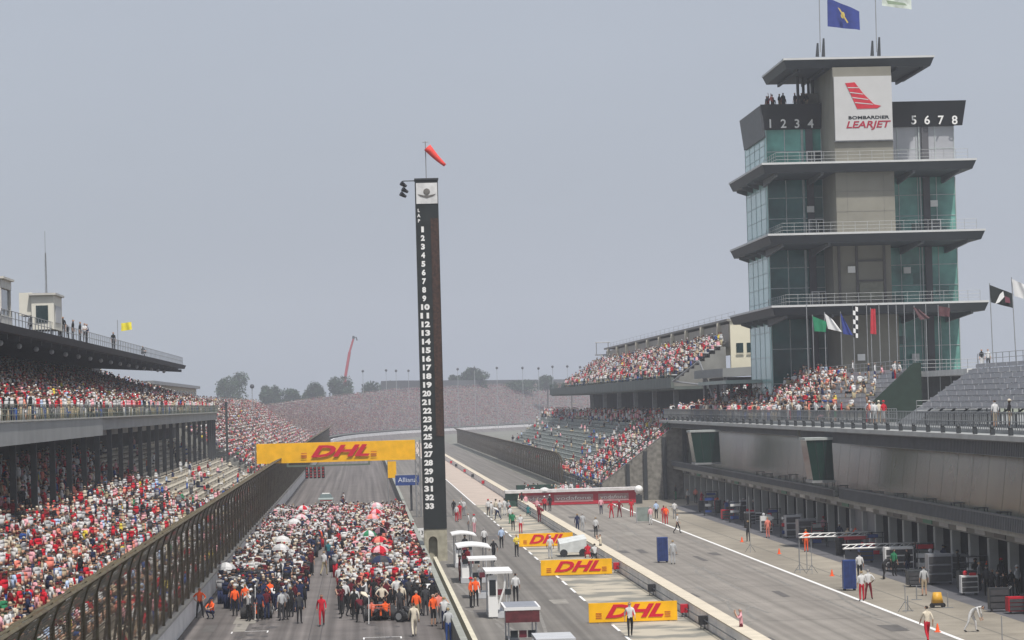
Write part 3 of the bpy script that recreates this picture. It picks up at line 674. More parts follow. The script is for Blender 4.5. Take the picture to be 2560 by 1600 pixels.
# big sign
sg=MB().box(47.85,53.65,CY-.35,CY-.03,37.2,43.6).build('sign',mat('sign_white',(.52,.52,.52),.5,0,.03,1),PG)
MB().box(47.77,53.73,CY-.3,CY-.05,37.1,37.19).build('sign_frame',steel,sg)
def zq(x,y):   # zoomed crop pixel -> world on sign plane
    return A(1800+x/3.15,y/3.15,CY-.37)
fin=[(985,655),(1060,648),(1130,738),(1215,822),(1268,832),(1240,852),(1080,857),(1030,745)]
q=[zq(*c) for c in fin]; b=MB(); n=len(q); b.add([(v.x,CY-.36,v.z) for v in q]+[(v.x,CY-.39,v.z) for v in q],[tuple(range(n)),tuple(range(2*n-1,n-1,-1))]+[(i,(i+1)%n,(i+1)%n+n,i+n) for i in range(n)])
fo=b.build('tail_fin_emblem',mat('fin_red',lin('C02536'),.5),sg)
b=MB()
for (xa,ya,xb,yb) in ((1005,690,1092,692),(1022,728,1128,742),(1042,768,1168,785),(1062,808,1205,822)):
    p1,p2=zq(xa,ya),zq(xb,yb); b.hexa([(p1.x,CY-.41,p1.z-.05),(p2.x,CY-.41,p2.z-.03),(p2.x,CY-.392,p2.z-.03),(p1.x,CY-.392,p1.z-.05),(p1.x,CY-.41,p1.z+.05),(p2.x,CY-.41,p2.z+.05),(p2.x,CY-.392,p2.z+.05),(p1.x,CY-.392,p1.z+.05)])
b.build('stripe',mat('sign_white',(.6,.6,.6)),fo)
q=zq(1170,925); text('lettering','BOMBARDIER',.42,black,sg,(q.x,CY-.37,q.z),w=4.1,bold=.01)
q=zq(1160,982); text('lettering','LEARJET',.95,mat('learjet_red',lin('A02038'),.5),sg,(q.x,CY-.37,q.z),w=4.5,shear=.25,bold=.02)
# terrace columns under the top roof
for x,y in ((45.5,284.8),(46.2,285.6),(46.9,286.6),(47.5,287.6),(54.6,288),(55.8,291)): b=MB(); b.tube([(x,y,41.2),(x,y,44.6)],.16,6); b.build('roof_column',dsteel,PG)
MB().box(CX0-1.4,CX0-.05,FY+1,291,41.21,43).build('lift_housing',pagc,PG)
b=MB()
for px,y0_,y1_ in ((2043,108,132),(2058,96,132),(2180,102,130),(2197,93,130)):
    p1=A(px,y1_,281); p2=A(px+1,y0_,281); b=MB(); b.tube([p1-Vector((0,0,.4)),p2],.2,6,r2=.1); b.build('roof_mast',dsteel,PG)
# podium
MB().box(54.5,61.2,274,FY-.1,13.6,13.95).build('podium_ledge',mat('podium_white',(.6,.6,.58),.6),PG)
MB().box(47,61,277.5,FY-.1,9.56,13.55).build('podium',mat('podium_dark',(.08,.085,.085),.8),PG)
railing(PG,54.6,274.3,61,274.3,13.95,1.1,1)
# flags on the tower roof
o=thing('roof_flag','blue flag with a yellow torch emblem flying above the pagoda roof','flag',tuple(A(2052,130,283)))
b=MB(); b.tube([A(2051,131,283),A(2047,-60,283)],.05,5); b.build('pole',steel,o)
fl=flagmesh('cloth',[A(2069,66,282),A(2150,75,282),A(2149,28,282),A(2068,-6,282)],mat('flag_blue',lin('2B3A80'),.8),o,amp=.2)
b=MB(); b.add([A(2094,18,281.6),A(2100,22,281.6),A(2121,56,281.6),A(2118,58,281.6)],[(0,1,2,3)]); b.ball(tuple(A(2107,38,281.65)),.22,.03,.35,8,4); b.build('torch_emblem',mat('torch_yellow',lin('C9B25A'),.7),fl)
o=thing('roof_flag','pale green and white flag clipped by the top edge above the pagoda','flag',tuple(A(2190,130,283)))
b=MB(); b.tube([A(2192,131,283),A(2187,-60,283)],.05,5); b.build('pole',steel,o)
fl=flagmesh('cloth',[A(2205,14,282),A(2279,24,282),A(2278,-30,282),A(2204,-40,282)],mat('flag_pale',(.55,.60,.55),.8,0,.3,1.2),o,amp=.2)
MB().add([A(2215,0,281.6),A(2262,8,281.6),A(2268,14,281.6),A(2220,10,281.6)],[(0,1,2,3)]).build('emblem',mat('flag_emblem',(.25,.32,.22),.8),fl)
# ---------------------------------------------------------------- lap pylon
PY=215.; P0x,P1x=4.5,6.25
o=thing('scoring_pylon','tall slim black pylon with white numbers 1 to 33 rising beside the pit wall','pylon',(5.4,PY,0))
def yz(y,D=PY): return 12-(y-1010)*D/7000
b=MB(); b.box(P0x,4.82,PY-.1,PY+1.7,0,2.45); b.box(5.5,P1x,PY-.1,PY+1.7,0,2.45); b.box(4.82,5.5,PY+.5,PY+1.7,0,2.45); b.box(4.82,5.5,PY-.1,PY+.5,1.9,2.45)
for i in range(6):
    t0,t1=math.pi*i/6,math.pi*(i+1)/6
    b.hexa([(5.16+.34*math.cos(t0),PY-.1,1.55+.35*math.sin(t0)),(5.16+.34*math.cos(t0),PY+.5,1.55+.35*math.sin(t0)),(5.16+.34*math.cos(t1),PY+.5,1.55+.35*math.sin(t1)),(5.16+.34*math.cos(t1),PY-.1,1.55+.35*math.sin(t1)),
       (5.16+.34*math.cos(t0),PY-.1,1.9),(5.16+.34*math.cos(t0),PY+.5,1.9),(5.16+.34*math.cos(t1),PY+.5,1.9),(5.16+.34*math.cos(t1),PY-.1,1.9)])
b.build('pedestal',mat('pedestal_stone',(.33,.31,.24),.8,0,.25,2.5,bump=.2),o)
sh=MB().box(P0x,P1x,PY-.15,PY+1.6,2.46,yz(448)).build('shaft',mat('pylon_black',(.014,.018,.018),.5,0,.3,1.2),o)
MB().box(P0x+.06,P1x-.06,PY-.2,PY-.16,yz(508),yz(456)).build('emblem_panel',mat('pylon_white',(.62,.62,.62),.5),sh)
b=MB(); cz=yz(482); cx=5.37
b.ball((cx,PY-.22,cz+.12),.26,.02,.26,12,6)
b.add([(cx-.72,PY-.225,cz-.05),(cx-.2,PY-.225,cz-.16),(cx+.2,PY-.225,cz-.16),(cx+.72,PY-.225,cz-.05),(cx+.5,PY-.225,cz-.22),(cx,PY-.225,cz-.38),(cx-.5,PY-.225,cz-.22)],[(0,1,2,3,4,5,6)])
b.build('winged_wheel_emblem',mat('emblem_grey',(.14,.13,.12),.5),sh)
b=MB(); b.box(5.62,P1x-.04,PY-.19,PY-.16,yz(1090),yz(545)); b.build('lamp_matrix',mat('lamp_matrix_brown',(.03,.017,.012),.6,0,.5,6.,c2=(.05,.024,.016)),sh)
for i,ch in enumerate('LAP'): text('lettering',ch,.34,white,sh,(4.72,PY-.17,yz(525+13*i)),bold=.01)
for n in range(1,34): 
    text('numeral',str(n),.56,white,sh,(4.98,PY-.17,yz(573+21.6*(n-1))),bold=.03,w=(.30 if n<10 else .66) if n!=1 else .2)
MB().box(P0x-.05,P1x+.05,PY-.22,PY+1.65,yz(448)+.002,yz(448)+.12).build('top_cap',dsteel,sh)
b=MB(); zt=yz(448); b.tube([(5.38,PY+.3,zt),(5.38,PY+.3,yz(350))],.04,6); b.tube([(5.15,PY+.3,yz(352)),(5.6,PY+.3,yz(352))],.03,4); b.build('wind_sock_pole',steel,o)
b=MB(); A1=Vector((5.52,PY+.2,yz(366))); A2=Vector((6.85,PY+.1,yz(412))); L=[A1.lerp(A2,i/6)+Vector((0,0,-.07*math.sin(i/6*3.1))) for i in range(7)]; b.tube(L,.33,10,r2=.13)
b.build('wind_sock',mat('sock_red',lin('E04A42'),.8,0,.1,3),o,smooth=True)
b=MB(); b.tube([(P0x,PY,zt-.05),(3.55,PY,zt-.05)],.04,5); b.build('speaker_arm',dsteel,o)
b=MB()
for z,x in ((zt-.35,3.65),(zt-.8,3.75),(zt-1.15,3.6)): b.tube([(x-.22,PY-.1,z+.15),(x,PY,z),(x+.18,PY-.05,z-.12)],.2,7,r2=.1)
b.build('loudspeakers',black,o)
# ---------------------------------------------------------------- yellow boards
def dhl(o,cx,y,cz,w,h,yaw=0,tx=0.):
    "board face and letters; o already placed"
    text('lettering','DHL',h*.98,redl,o,(cx+tx,y-.1,cz),yaw,ext=.012,shear=.38,bold=h*.035,w=w)
    for sgn in (-1,1):
        b=MB()
        for k in range(3):
            z=cz-h*.33+k*h*.12; xa=cx+tx+sgn*(w*.54); xb=cx+tx+sgn*(w*.64); b.box(min(xa,xb),max(xa,xb),y-.105,y-.092,z,z+h*.05)
        b.build('speed_stripes',mat('stripe_orange',lin('C8641E'),.5),o)
for nm,px0,px1,y0_,y1_,lb in (('near',1472,1694,1507,1555,'nearest and largest yellow board on the verge, a man standing before it'),
        ('mid',1353,1530,1400,1438,'middle yellow board on the verge beside the pale truck cover'),('far',1299,1431,1334,1366,'farthest and smallest yellow board on the verge beside the road')):
    pa=G(px0,y1_+3); pb=G(px1,y1_-3); D=(pa.y+pb.y)/2; xa,xb=pa.x,pb.x; h=(y1_-y0_)*D/7000
    o=thing('advertising_board',lb,'advertising board',((xa+xb)/2,D,0),'yellow boards on the verge')
    MB().box(xa,xb,D-.08,D+.08,.04,h+.04).build('panel',yel,o)
    b=MB()
    for t in (.1,.5,.9): x=xa+(xb-xa)*t; b.tube([(x,D+.09,h),(x,D+.9,0)],.03,4); b.box(x-.04,x+.04,D-.2,D+1,-.005,.035)
    b.build('stays',dsteel,o)
    dhl(o,(xa+xb)/2,D,.04+h*.52,(xb-xa)*.66,h*.95)
o=thing('banner_gantry','yellow banner gantry spanning the race track above the grid','gantry',(-2.8,300,0))
X0,X1=-11.35,5.55; Z0,Z1=6.15,8.25
MB().hexa([(X0,299.8,Z0),(X1,299.8,Z0),(X1,301,Z0),(X0,301,Z0),(X0,299.8,Z1),(X1,299.8,Z1),(X1,301,Z1),(X0,301,Z1)]).build('banner',yel,o)
dhl(o,-2.6,299.75,(Z0+Z1)/2+.05,6.3,1.7)
for x in (X0+.1,X1+.25):
    b=MB()
    for dx in (-.25,.25):
        for dy in (.2,.9): b.tube([(x+dx,300+dy-.2,0),(x+dx,300+dy-.2,Z1)],.06,5)
    for k in range(8): z=k*1.02; b.tube([(x-.25,300,z),(x+.25,300,z+1.0)],.03,4); b.tube([(x+.25,300.7,z),(x-.25,300.7,z+1.0)],.03,4)
    b.build('truss_leg',steel,o)
o=thing('start_light_gantry','thin gantry carrying five dark start lights over the grid below the yellow banner','start lights',(-2.7,304,0))
b=MB(); b.box(-8.3,.7,304,304.3,5.62,5.8); b.box(-8.3,-8.1,304,304.3,5.8,6.6); b.box(.5,.7,304,304.3,5.8,6.6); b.build('beam',mat('beam_green',(.12,.16,.14),.5),o)
for i in range(5):
    b=MB(); x=-6.15+i*.44; b.box(x-.16,x+.16,303.85,304.1,4.35,5.6)
    q=b.build('light_box',black,o)
    b=MB()
    for k in range(4): b.ball((x,303.84,4.55+.3*k),.1,.03,.1,8,4)
    b.build('lens',mat('lens_red',(.35,.03,.04),.3),q)
# starter platform
c=A(1018,1200,318)
o=thing('starter_platform','raised starter platform with a blue sign front behind the pylon','platform',(c.x,318,0))
MB().box(c.x-1.35,c.x+1.35,317.9,318,c.z-.6,c.z+.55).build('sign',blue,o)
text('lettering','Allianz',.75,mat('sign_letter',(.6,.65,.75),.5),o,(c.x,317.88,c.z),w=2.1)
b=MB(); b.box(c.x-1.3,c.x+1.3,318.02,320,c.z-.6,c.z-.5); b.box(c.x+.3,c.x+.55,318.3,318.6,0,c.z-.6); b.build('deck',dsteel,o)
railing(o,c.x-1.3,319.9,c.x+1.3,319.9,c.z-.5,1.1,.6)
o=thing('hanging_banner','narrow yellow banner on a post by the pit wall past the gantry','banner',(c.x-1.9,325,0))
q1=A(970,1195,325); q2=A(990,1153,325); b=MB(); b.box(q1.x,q2.x,325,325.06,q1.z,q2.z); b.build('cloth',yel,o); b=MB(); b.tube([(q1.x,325.1,0),(q1.x,325.1,q2.z)],.06,5); b.build('pole',steel,o)
# ---------------------------------------------------------------- pit advertising wall with rounded end
D=322.; xa,xb=G(1278,1262).x,30.6; xa=A(1276,1250,D).x; xb=A(1590,1240,D).x
o=thing('sponsor_wall','long red and white advertising wall with pale lettering across the far pit lane','advertising wall',((xa+xb)/2,D,0))
MB().box(xa+1.,xb,D,D+.3,.05,1.5).build('panel',mat('vodared',lin('B32034'),.5,0,.1,.5),o)
b=MB(); b.box(xa-.6,xb+.1,D-.5,D+1.6,1.52,1.85); b.build('white_top',mat('awning_white',(.62,.60,.60),.6),o)
for cxx,t,w_ in ((xa+3.,'vodafone',2.6),(xa+7.3,'vodafone',4.0),(xa+11.9,'vodafone',3.0)):
    MB().box(cxx-w_/2-.25,cxx+w_/2+.25,D-.03,D-.004,.35,1.2).build('lettering_panel',mat('panel_pink',(.40,.22,.23),.6),o)
    text('lettering',t,.6,white,o,(cxx,D-.05,.78),w=w_)
MB().box(xa-.6,xa+.9,D-.1,D+.4,.02,1.5).build('green_box',green,o)
q=G(1338,1232)
o=thing('green_screen','long dark green barrier just behind the red advertising wall','barrier',(q.x,345,0))
MB().box(A(1290,1220,345).x,A(1386,1220,345).x,345,345.3,0,1.75).build('panel',green,o)
b=MB()
for k in range(6): x=A(1290+18*k,1220,345).x; b.box(x,x+.1,344.9,344.99,0,1.7)
b.build('posts',dsteel,o)
o=thing('round_white_lamp','white globe on a dark stand beside the right end of the red advertising wall','lamp',(A(1597,1228,320).x,320,0))
b=MB(); q=A(1597,1224,320); b.ball(tuple(q),.5,n=12,m=8); b.build('globe',white,o,smooth=True); b=MB(); b.box(q.x-.35,q.x+.35,319.7,320.3,0,q.z-.6); b.tube([(q.x,320,q.z-.6),(q.x,320,q.z-.4)],.1,6); b.build('stand',dsteel,o)
# marker boxes on the pit lane wall
for i,(px,py) in enumerate(((1549,1432),(1626,1490),(1721,1543),(1764,1574),(1258,1212),(1233,1195),(1212,1182),(1190,1168),(1172,1160))):
    q=G(px,py)
    o=thing('marker_box',('red' if i%2==0 else 'dark')+' marker box at the foot of the pit lane wall, '+('counted %s from the camera'%['first','second','third','fourth','fifth','sixth','seventh','eighth','ninth'][[3,2,1,0,4,5,6,7,8].index(i)]),'marker box',(17.1,q.y,0),'marker boxes along the pit lane wall')
    b=MB(); b.box(17.1,17.5,q.y,q.y+.5,.25,.7); b.build('box',red if i%2==0 else rub,o); b=MB(); b.box(17.15,17.2,q.y+.05,q.y+.1,0,.249); b.box(17.4,17.45,q.y+.4,q.y+.45,0,.249); b.build('legs',dsteel,o)
o=thing('safety_cable','thin dark cable strung along the foot of the pit lane wall','cable',(17.2,135,0)); MB().tube([(17.35,132,.5),(17.35,320,.5)],.035,4).build('cable',dsteel,o)
# ---------------------------------------------------------------- pit wall timing stands
def perch(x,y,z,lab,roofm,kind,w_=1.5,L=2.6):
    o=thing('timing_stand',lab,'timing stand',(x,y,0),'timing stands behind the pit wall')
    fr=MB()
    for dx in (0.05,w_-.05):
        for dy in (.1,L-.1): fr.tube([(x+dx,y+dy,0),(x+dx,y+dy,z)],.04,5)
    fr.box(x,x+w_,y,y+L,.02,.35); fr.build('frame',lgrey,o)
    MB().box(x+.05,x+.55,y+.1,y+L-.1,.36,1.15).build('desk',white if kind!='grey' else dsteel,o)
    for k in range(3): MB().box(x+.12+.4*k,x+.46+.4*k,y-.02,y+.06,1.3,1.62).build('monitor',screen if k!=1 else mat('screen_red',(.12,.02,.03),.3),o)
    b=MB()
    if kind=='curved':
        for i in range(6):
            t0,t1=i/6,(i+1)/6; f=lambda t:z+.35*math.sin(math.pi*(.25+.6*t))-.2
            b.hexa([(x-.2+(w_+.5)*t0,y-.3,f(t0)-.08),(x-.2+(w_+.5)*t1,y-.3,f(t1)-.08),(x-.2+(w_+.5)*t1,y+L+.2,f(t1)-.08),(x-.2+(w_+.5)*t0,y+L+.2,f(t0)-.08),
                    (x-.2+(w_+.5)*t0,y-.3,f(t0)),(x-.2+(w_+.5)*t1,y-.3,f(t1)),(x-.2+(w_+.5)*t1,y+L+.2,f(t1)),(x-.2+(w_+.5)*t0,y+L+.2,f(t0))])
    else:
        b.box(x-.15,x+w_+.15,y-.3,y+L+.3,z+.002,z+.14)
    r=b.build('roof',roofm,o)
    if kind=='grey':
        b=MB(); b.box(x-.05,x+w_+.05,y-.2,y+L+.2,z+.142,z+.16); b.build('solar_sheet',mat('sheet_grey',(.22,.23,.26),.35,0,.15,2),r)
        MB().box(x-.1,x+w_+.1,y-.28,y-.2,z-.55,z-.02).build('valance',mat('valance_red',(.10,.02,.025),.6,0,.4,3),r)
    if kind=='tower':
        MB().box(x-.02,x+.5,y-.1,y+.05,.1,2.4).build('side_panel',white,o); MB().box(x+.06,x+.42,y-.14,y-.105,1.3,2.15).build('window',screen,o)
        b=MB(); b.tube([(x+.95,y-.05,2.5),(x+.9,y-.05,1.7),(x+.65,y-.05,1.0),(x+.55,y-.05,.5)],.06,6); b.build('curved_strut',white,o)
    return o
roofw=mat('canopy_white',(.72,.72,.72),.5,0,.04,1)
perch(6.35,127.5,2.55,'nearest timing stand with a flat grey canopy roof and dark screens',roofw,'grey',1.35,3.0)
perch(6.9,113,2.3,'timing stand cut by the bottom edge with a plain pale grey roof',lgrey,'flat',1.3,2.6)
perch(6.75,156,2.5,'white timing stand with a curved canopy, tall side panel and black window',roofw,'tower',1.2,3.4)
perch(6.4,172,2.35,'timing stand with a small flat white board for a roof',roofw,'flat',1.45,2.4)
perch(6.3,187,2.4,'timing stand with a broad curved white canopy over dark red clad crew',roofw,'curved',1.75,5)
perch(6.5,205,2.4,'farthest timing stand with a narrow white canopy beside the pylon pedestal',roofw,'curved',1.3,4)
# pale truck cover on the verge
c=G(1400,1392)
o=thing('equipment_cart','low equipment cart under a sloping pale cover behind the middle yellow board','cart',(c.x,c.y,0))
q0=G(1400,1393); q1=G(1466,1390); D=q0.y
MB().hexa([(q0.x,D,.35),(q1.x,D,.35),(q1.x,D+2.4,.35),(q0.x,D+2.4,.35),(q0.x,D,1.0),(q1.x,D,1.35),(q1.x,D+2.4,1.6),(q0.x,D+2.4,1.3)]).build('cover',mat('cover_pale',(.55,.57,.56),.6),o)
for x in (q0.x+.3,q1.x-.3): b=MB(); b.tube([(x,D-.03,.3),(x,D+.14,.3)],.3,12); b.build('wheel',rub,o)
# blue cabinets
for px,py,lab in ((1658,1407,'tall blue cabinet on castors standing alone on the pit lane'),(2126,1477,'tall blue cabinet on the edge of the apron beside two men in red')):
    q=G(px,py); o=thing('tool_cabinet',lab,'cabinet',tuple(q),'blue tool cabinets')
    MB().box(q.x-.38,q.x+.38,q.y,q.y+.6,.12,1.85).build('body',blue,o)
    b=MB(); b.box(q.x-.33,q.x-.01,q.y-.02,q.y-.002,.2,1.8); b.box(q.x+.01,q.x+.33,q.y-.02,q.y-.002,.2,1.8); b.build('door_panel',mat('blue_door',(.018,.035,.13),.4,0,.3,3),o)
    b=MB(); 
    for dx in (-.3,.3): b.tube([(q.x+dx,q.y+.05,.06),(q.x+dx,q.y+.13,.06)],.06,8); b.tube([(q.x+dx,q.y+.45,.06),(q.x+dx,q.y+.53,.06)],.06,8)
    b.build('castor',rub,o)
# glass/plastic screen in far pit lane
q=G(1608,1307); o=thing('wind_screen_stand','grey translucent frame screen standing on the far pit lane','screen',tuple(q))
MB().box(q.x-.6,q.x+.6,q.y,q.y+.06,.15,1.5).build('panel',mat('screen_panel',(.22,.26,.24),.3,0,.2,2),o); b=MB(); b.box(q.x-.65,q.x-.6,q.y-.3,q.y+.3,0,1.55); b.box(q.x+.6,q.x+.65,q.y-.3,q.y+.3,0,1.55); b.build('frame',lgrey,o)
# ---------------------------------------------------------------- garage clutter
def trolley(px,py,lab,m,w_=1.2,h=1.1,L=.8,nm='tool_trolley',cat='trolley'):
    q=G(px,py); o=thing(nm,lab,cat,tuple(q),'equipment trolleys along the garages')
    MB().box(q.x-w_/2,q.x+w_/2,q.y,q.y+L,.14,h).build('body',m,o)
    b=MB()
    for k in range(3): b.box(q.x-w_/2+.06,q.x+w_/2-.06,q.y-.03,q.y-.002,.2+k*(h-.25)/3,.2+(k+.8)*(h-.25)/3)
    b.build('drawers',mat('drawer_dark',(.06,.06,.065),.5,0,.2,3),o)
    b=MB()
    for dx in (-w_/2+.12,w_/2-.12): b.tube([(q.x+dx,q.y+.02,.07),(q.x+dx,q.y+.12,.07)],.07,8)
    b.build('castor',rub,o); b=MB(); b.tube([(q.x+w_/2,q.y+.1,h-.1),(q.x+w_/2+.15,q.y+.1,h+.05),(q.x+w_/2+.15,q.y+L-.1,h+.05),(q.x+w_/2,q.y+L-.1,h-.1)],.02,4); b.build('push_handle',steel,o)
    return o
trolley(2020,1350,'red based grey equipment trolley left of the silver boom',mat('trolley_silver',(.32,.33,.35),.35,.4,.2,2),1.5,1.7,1.6)
trolley(1985,1345,'tall silver covered trolley outside the middle garages',lgrey,1.3,1.9,1.4)
trolley(2250,1428,'white slatted tyre rack under the long white boom',white,1.9,1.6,.9)
trolley(2352,1462,'rounded silver cabinet with slatted front before the garages',mat('cab_silver',(.33,.34,.37),.35,.3,.1,2),1.5,1.9,1.)
trolley(2296,1468,'black equipment stack left of the rounded silver cabinet',dsteel,1.2,1.0,.9)
trolley(2425,1478,'black wheeled case in the group of dark clad mechanics',dsteel,1.2,1.2,.9)
trolley(2500,1530,'dark square console on a post near the right edge of the apron',dsteel,1.1,1.3,.5)
trolley(2400,1330+115,'grey cabinet against the garage pillar near the dark clad crew',steel,1.,1.5,.8)
trolley(1905,1305,'white topped bench under the dark garages at the far end',white,1.8,.9,.7)
trolley(1820,1300,'red trolley in front of the far garages',red,1.2,1.,.8)
trolley(1870,1290,'grey slatted cabinet against the far garages',lgrey,1.4,1.6,.9)
trolley(2555,1535,'red box with white top at the right edge of the apron',red,1.4,.9,.8)
q=G(2346,1520); o=thing('yellow_compressor','small yellow compressor on black wheels on the apron','compressor',tuple(q))
b=MB(); b.hexa([(q.x-.3,q.y+.05,.27),(q.x+.3,q.y+.05,.27),(q.x+.3,q.y+.5,.27),(q.x-.3,q.y+.5,.27),(q.x-.2,q.y+.1,.85),(q.x+.2,q.y+.1,.85),(q.x+.2,q.y+.45,.85),(q.x-.2,q.y+.45,.85)]); b.build('tank',mat('tank_yellow',lin('D9A63A'),.5),o,smooth=True); b=MB(); b.tube([(q.x-.3,q.y+.1,.14),(q.x-.3,q.y+.25,.14)],.14,10); b.tube([(q.x+.3,q.y+.1,.14),(q.x+.3,q.y+.25,.14)],.14,10); b.box(q.x-.3,q.x+.3,q.y+.05,q.y+.5,.12,.26); b.build('chassis',rub,o)
random.seed(5); oc=0
ordw='first second third fourth fifth sixth seventh eighth ninth tenth eleventh twelfth thirteenth fourteenth fifteenth sixteenth'.split()
for k in range(30):
    y=142+5.35*k+random.uniform(-1.2,1.2); x=random.uniform(34.6,37.2); kd=k%3
    if kd==0:
        o=thing('tyre_stack','stack of four black tyres by the garage pillars, %s stack from the near end'%ordw[k//3],'tyre stack',(x,y,0),'tyre stacks along the garages')
        for t in range(4):
            b=MB(); b.tube([(x,y,.02+.33*t),(x,y,.34+.33*t)],.33,14); ty=b.build('tyre',rub,o); b=MB(); b.tube([(x,y,.341+.33*t),(x,y,.346+.33*t)],.19,10); b.build('rim',steel,ty)
    elif kd==1:
        m_=(('red',red),('white',white),('silver',lgrey),('blue',blue),('dark grey',dsteel))[(k//3)%5]
        o=thing('tool_trolley','%s tool trolley by the garage pillars, %s of its row from near'%(m_[0],ordw[k//3]),'trolley',(x,y,0),'tool trolleys by the garage pillars')
        MB().box(x-.5,x+.5,y,y+.6,.15,1.15+.3*(k%2)).build('body',m_[1],o); b=MB()
        for t in range(3): b.box(x-.46,x+.46,y-.03,y-.002,.22+.3*t,.46+.3*t)
        b.build('drawers',mat('drawer_dark',(.06,.06,.065)),o); b=MB(); b.box(x-.45,x-.3,y+.05,y+.2,0,.149); b.box(x+.3,x+.45,y+.05,y+.2,0,.149); b.build('castor',rub,o)
        b=MB(); b.ball((x-.2,y+.3,1.3+.3*(k%2)),.14,n=8,m=5,bot=-.9); b.box(x+.05,x+.4,y+.1,y+.4,1.152+.3*(k%2),1.3+.3*(k%2)); b.build('parts_on_top',lgrey if k%2 else red,o)
    else:
        o=thing('equipment_rack','dark framed rack with pale boxes before the garages, %s rack from the near end'%ordw[k//3],'rack',(x,y,0),'equipment racks along the garages')
        b=MB()
        for dx in (-.6,.6):
            for dy in (0,.7): b.tube([(x+dx,y+dy,0),(x+dx,y+dy,1.9)],.03,4)
        for z in (.3,.9,1.5,1.88): b.box(x-.6,x+.6,y,y+.7,z,z+.04)
        b.build('frame',dsteel,o)
        for z in (.342,.942,1.542): MB().box(x-.55,x-.55+random.uniform(.4,1.05),y+.05,y+.6,z,z+random.uniform(.2,.3)).build('box',random.choice((lgrey,white,red,blue,steel)),o)
def boom(px0,py0,px1,py1,D,m,m2,lab,legs,dz=.25):
    p1,p2=A(px0,py0,D),A(px1,py1,D+3); o=thing('pit_boom',lab,'overhead boom',(p1.x,D,0),'overhead booms carried out from the garages')
    b=MB(); b.tube([p1,p2],.07,6); b.tube([p1+Vector((0,.3,dz)),p2+Vector((0,.3,dz))],.05,6)
    n=10
    for i in range(n): b.tube([p1.lerp(p2,i/n),p1.lerp(p2,(i+1)/n)+Vector((0,.3,dz))],.03,4)
    b.build('beam',m,o)
    pm=p1.lerp(p2,.45); MB().box(pm.x,p2.x,D-.06,D,pm.z-.2,pm.z+.05).build('sleeve',m2,o)
    for (x,y) in legs:
        q=G(x,y); z=p1.z if abs(q.x-p1.x)<abs(q.x-p2.x) else p2.z; b=MB(); b.tube([(q.x,q.y,0),(q.x,q.y,z)],.035,5); b.box(q.x-.3,q.x+.3,q.y-.04,q.y+.04,0,.05); b.build('leg',steel,o)
    return o
boom(1998,1344,2196,1338,206,white,mat('boom_red',lin('B8323C'),.5),'red and white overhead boom reaching out from the middle garages',((1999,1425),(2018,1425),(2196,1380)))
boom(2108,1372,2300,1366,190,white,lgrey,'long white lattice boom in front of the right hand garages',((2112,1440),(2298,1452)))
boom(2262,1430,2500,1430,172,dsteel,dsteel,'thin dark boom level with the rounded silver cabinet',((2270,1528),(2292,1500),(2370,1520)),.12)
for px,py0,py1,lab in ((2000,1348,1432,'leftmost thin tripod pole under the red boom'),(2030,1348,1434,'right hand tripod pole under the red boom'),(2264,1462,1530,'thin tripod stand on the apron left of the yellow compressor'),(1876,1240,1380,'tall thin pole on the apron before the far garages'),(2507,1540,1640,'tripod pole under the console at the right edge')):
    q=G(px,py1); t=A(px,py0,q.y); o=thing('tripod_pole',lab,'tripod',tuple(q),'thin poles on the apron')
    b=MB(); b.tube([(q.x,q.y,.5),(q.x,q.y,t.z)],.025,5); b.build('pole',steel,o)
    for k in range(3): a_=2.09*k+.4; b=MB(); b.tube([(q.x,q.y,.6),(q.x+.45*math.cos(a_),q.y+.45*math.sin(a_),0)],.02,4); b.build('leg',steel,o)
for px,py,lab in ((1855,1355,'orange cone left of the dark clad man'),(1948,1385,'orange cone between the poles on the apron'),(2080,1440,'small orange cone left of the blue cabinet'),(2344,1580,'orange cone by the man in red trousers')):
    q=G(px,py); o=thing('traffic_cone',lab,'traffic cone',tuple(q),'orange cones on the apron')
    b=MB(); b.tube([(q.x,q.y,.03),(q.x,q.y,.42)],.11,10,r2=.03); b.build('cone',orange,o); MB().box(q.x-.15,q.x+.15,q.y-.15,q.y+.15,0,.03).build('base',orange,o)
# ---------------------------------------------------------------- flag row before the tower
fl=[(2016,900,(),None,'green_flag'),(2031,900,((2031,790),(2068,805),(2064,830),(2036,828)),lin('1E7A56'),'green'),
 (2061,900,((2061,783),(2083,800),(2105,830),(2070,822)),(.62,.62,.62),'white'),(2101,900,((2101,782),(2112,800),(2132,838),(2108,835)),lin('3E4C8E'),'blue'),
 (2132,900,((2132,765),(2145,768),(2145,845),(2134,843)),'check','black and white chequered'),(2176,900,((2177,772),(2189,772),(2191,836),(2176,834)),lin('B52C38'),'red'),
 (2166,905,(),None,''),(2197,905,(),None,''),(2240,905,(),None,''),(2285,905,((2282,767),(2300,775),(2325,795),(2300,800)),(.10,.05,.055),'dark striped'),
 (2345,905,((2346,765),(2376,770),(2374,792),(2348,790)),(.09,.035,.04),'dark maroon'),(2314,905,(),None,''),(2372,905,(),None,''),(2220,905,(),None,''),(2260,905,(),None,'')]
ordn=['first','second','third','fourth','fifth','sixth','seventh','eighth']; bare=0
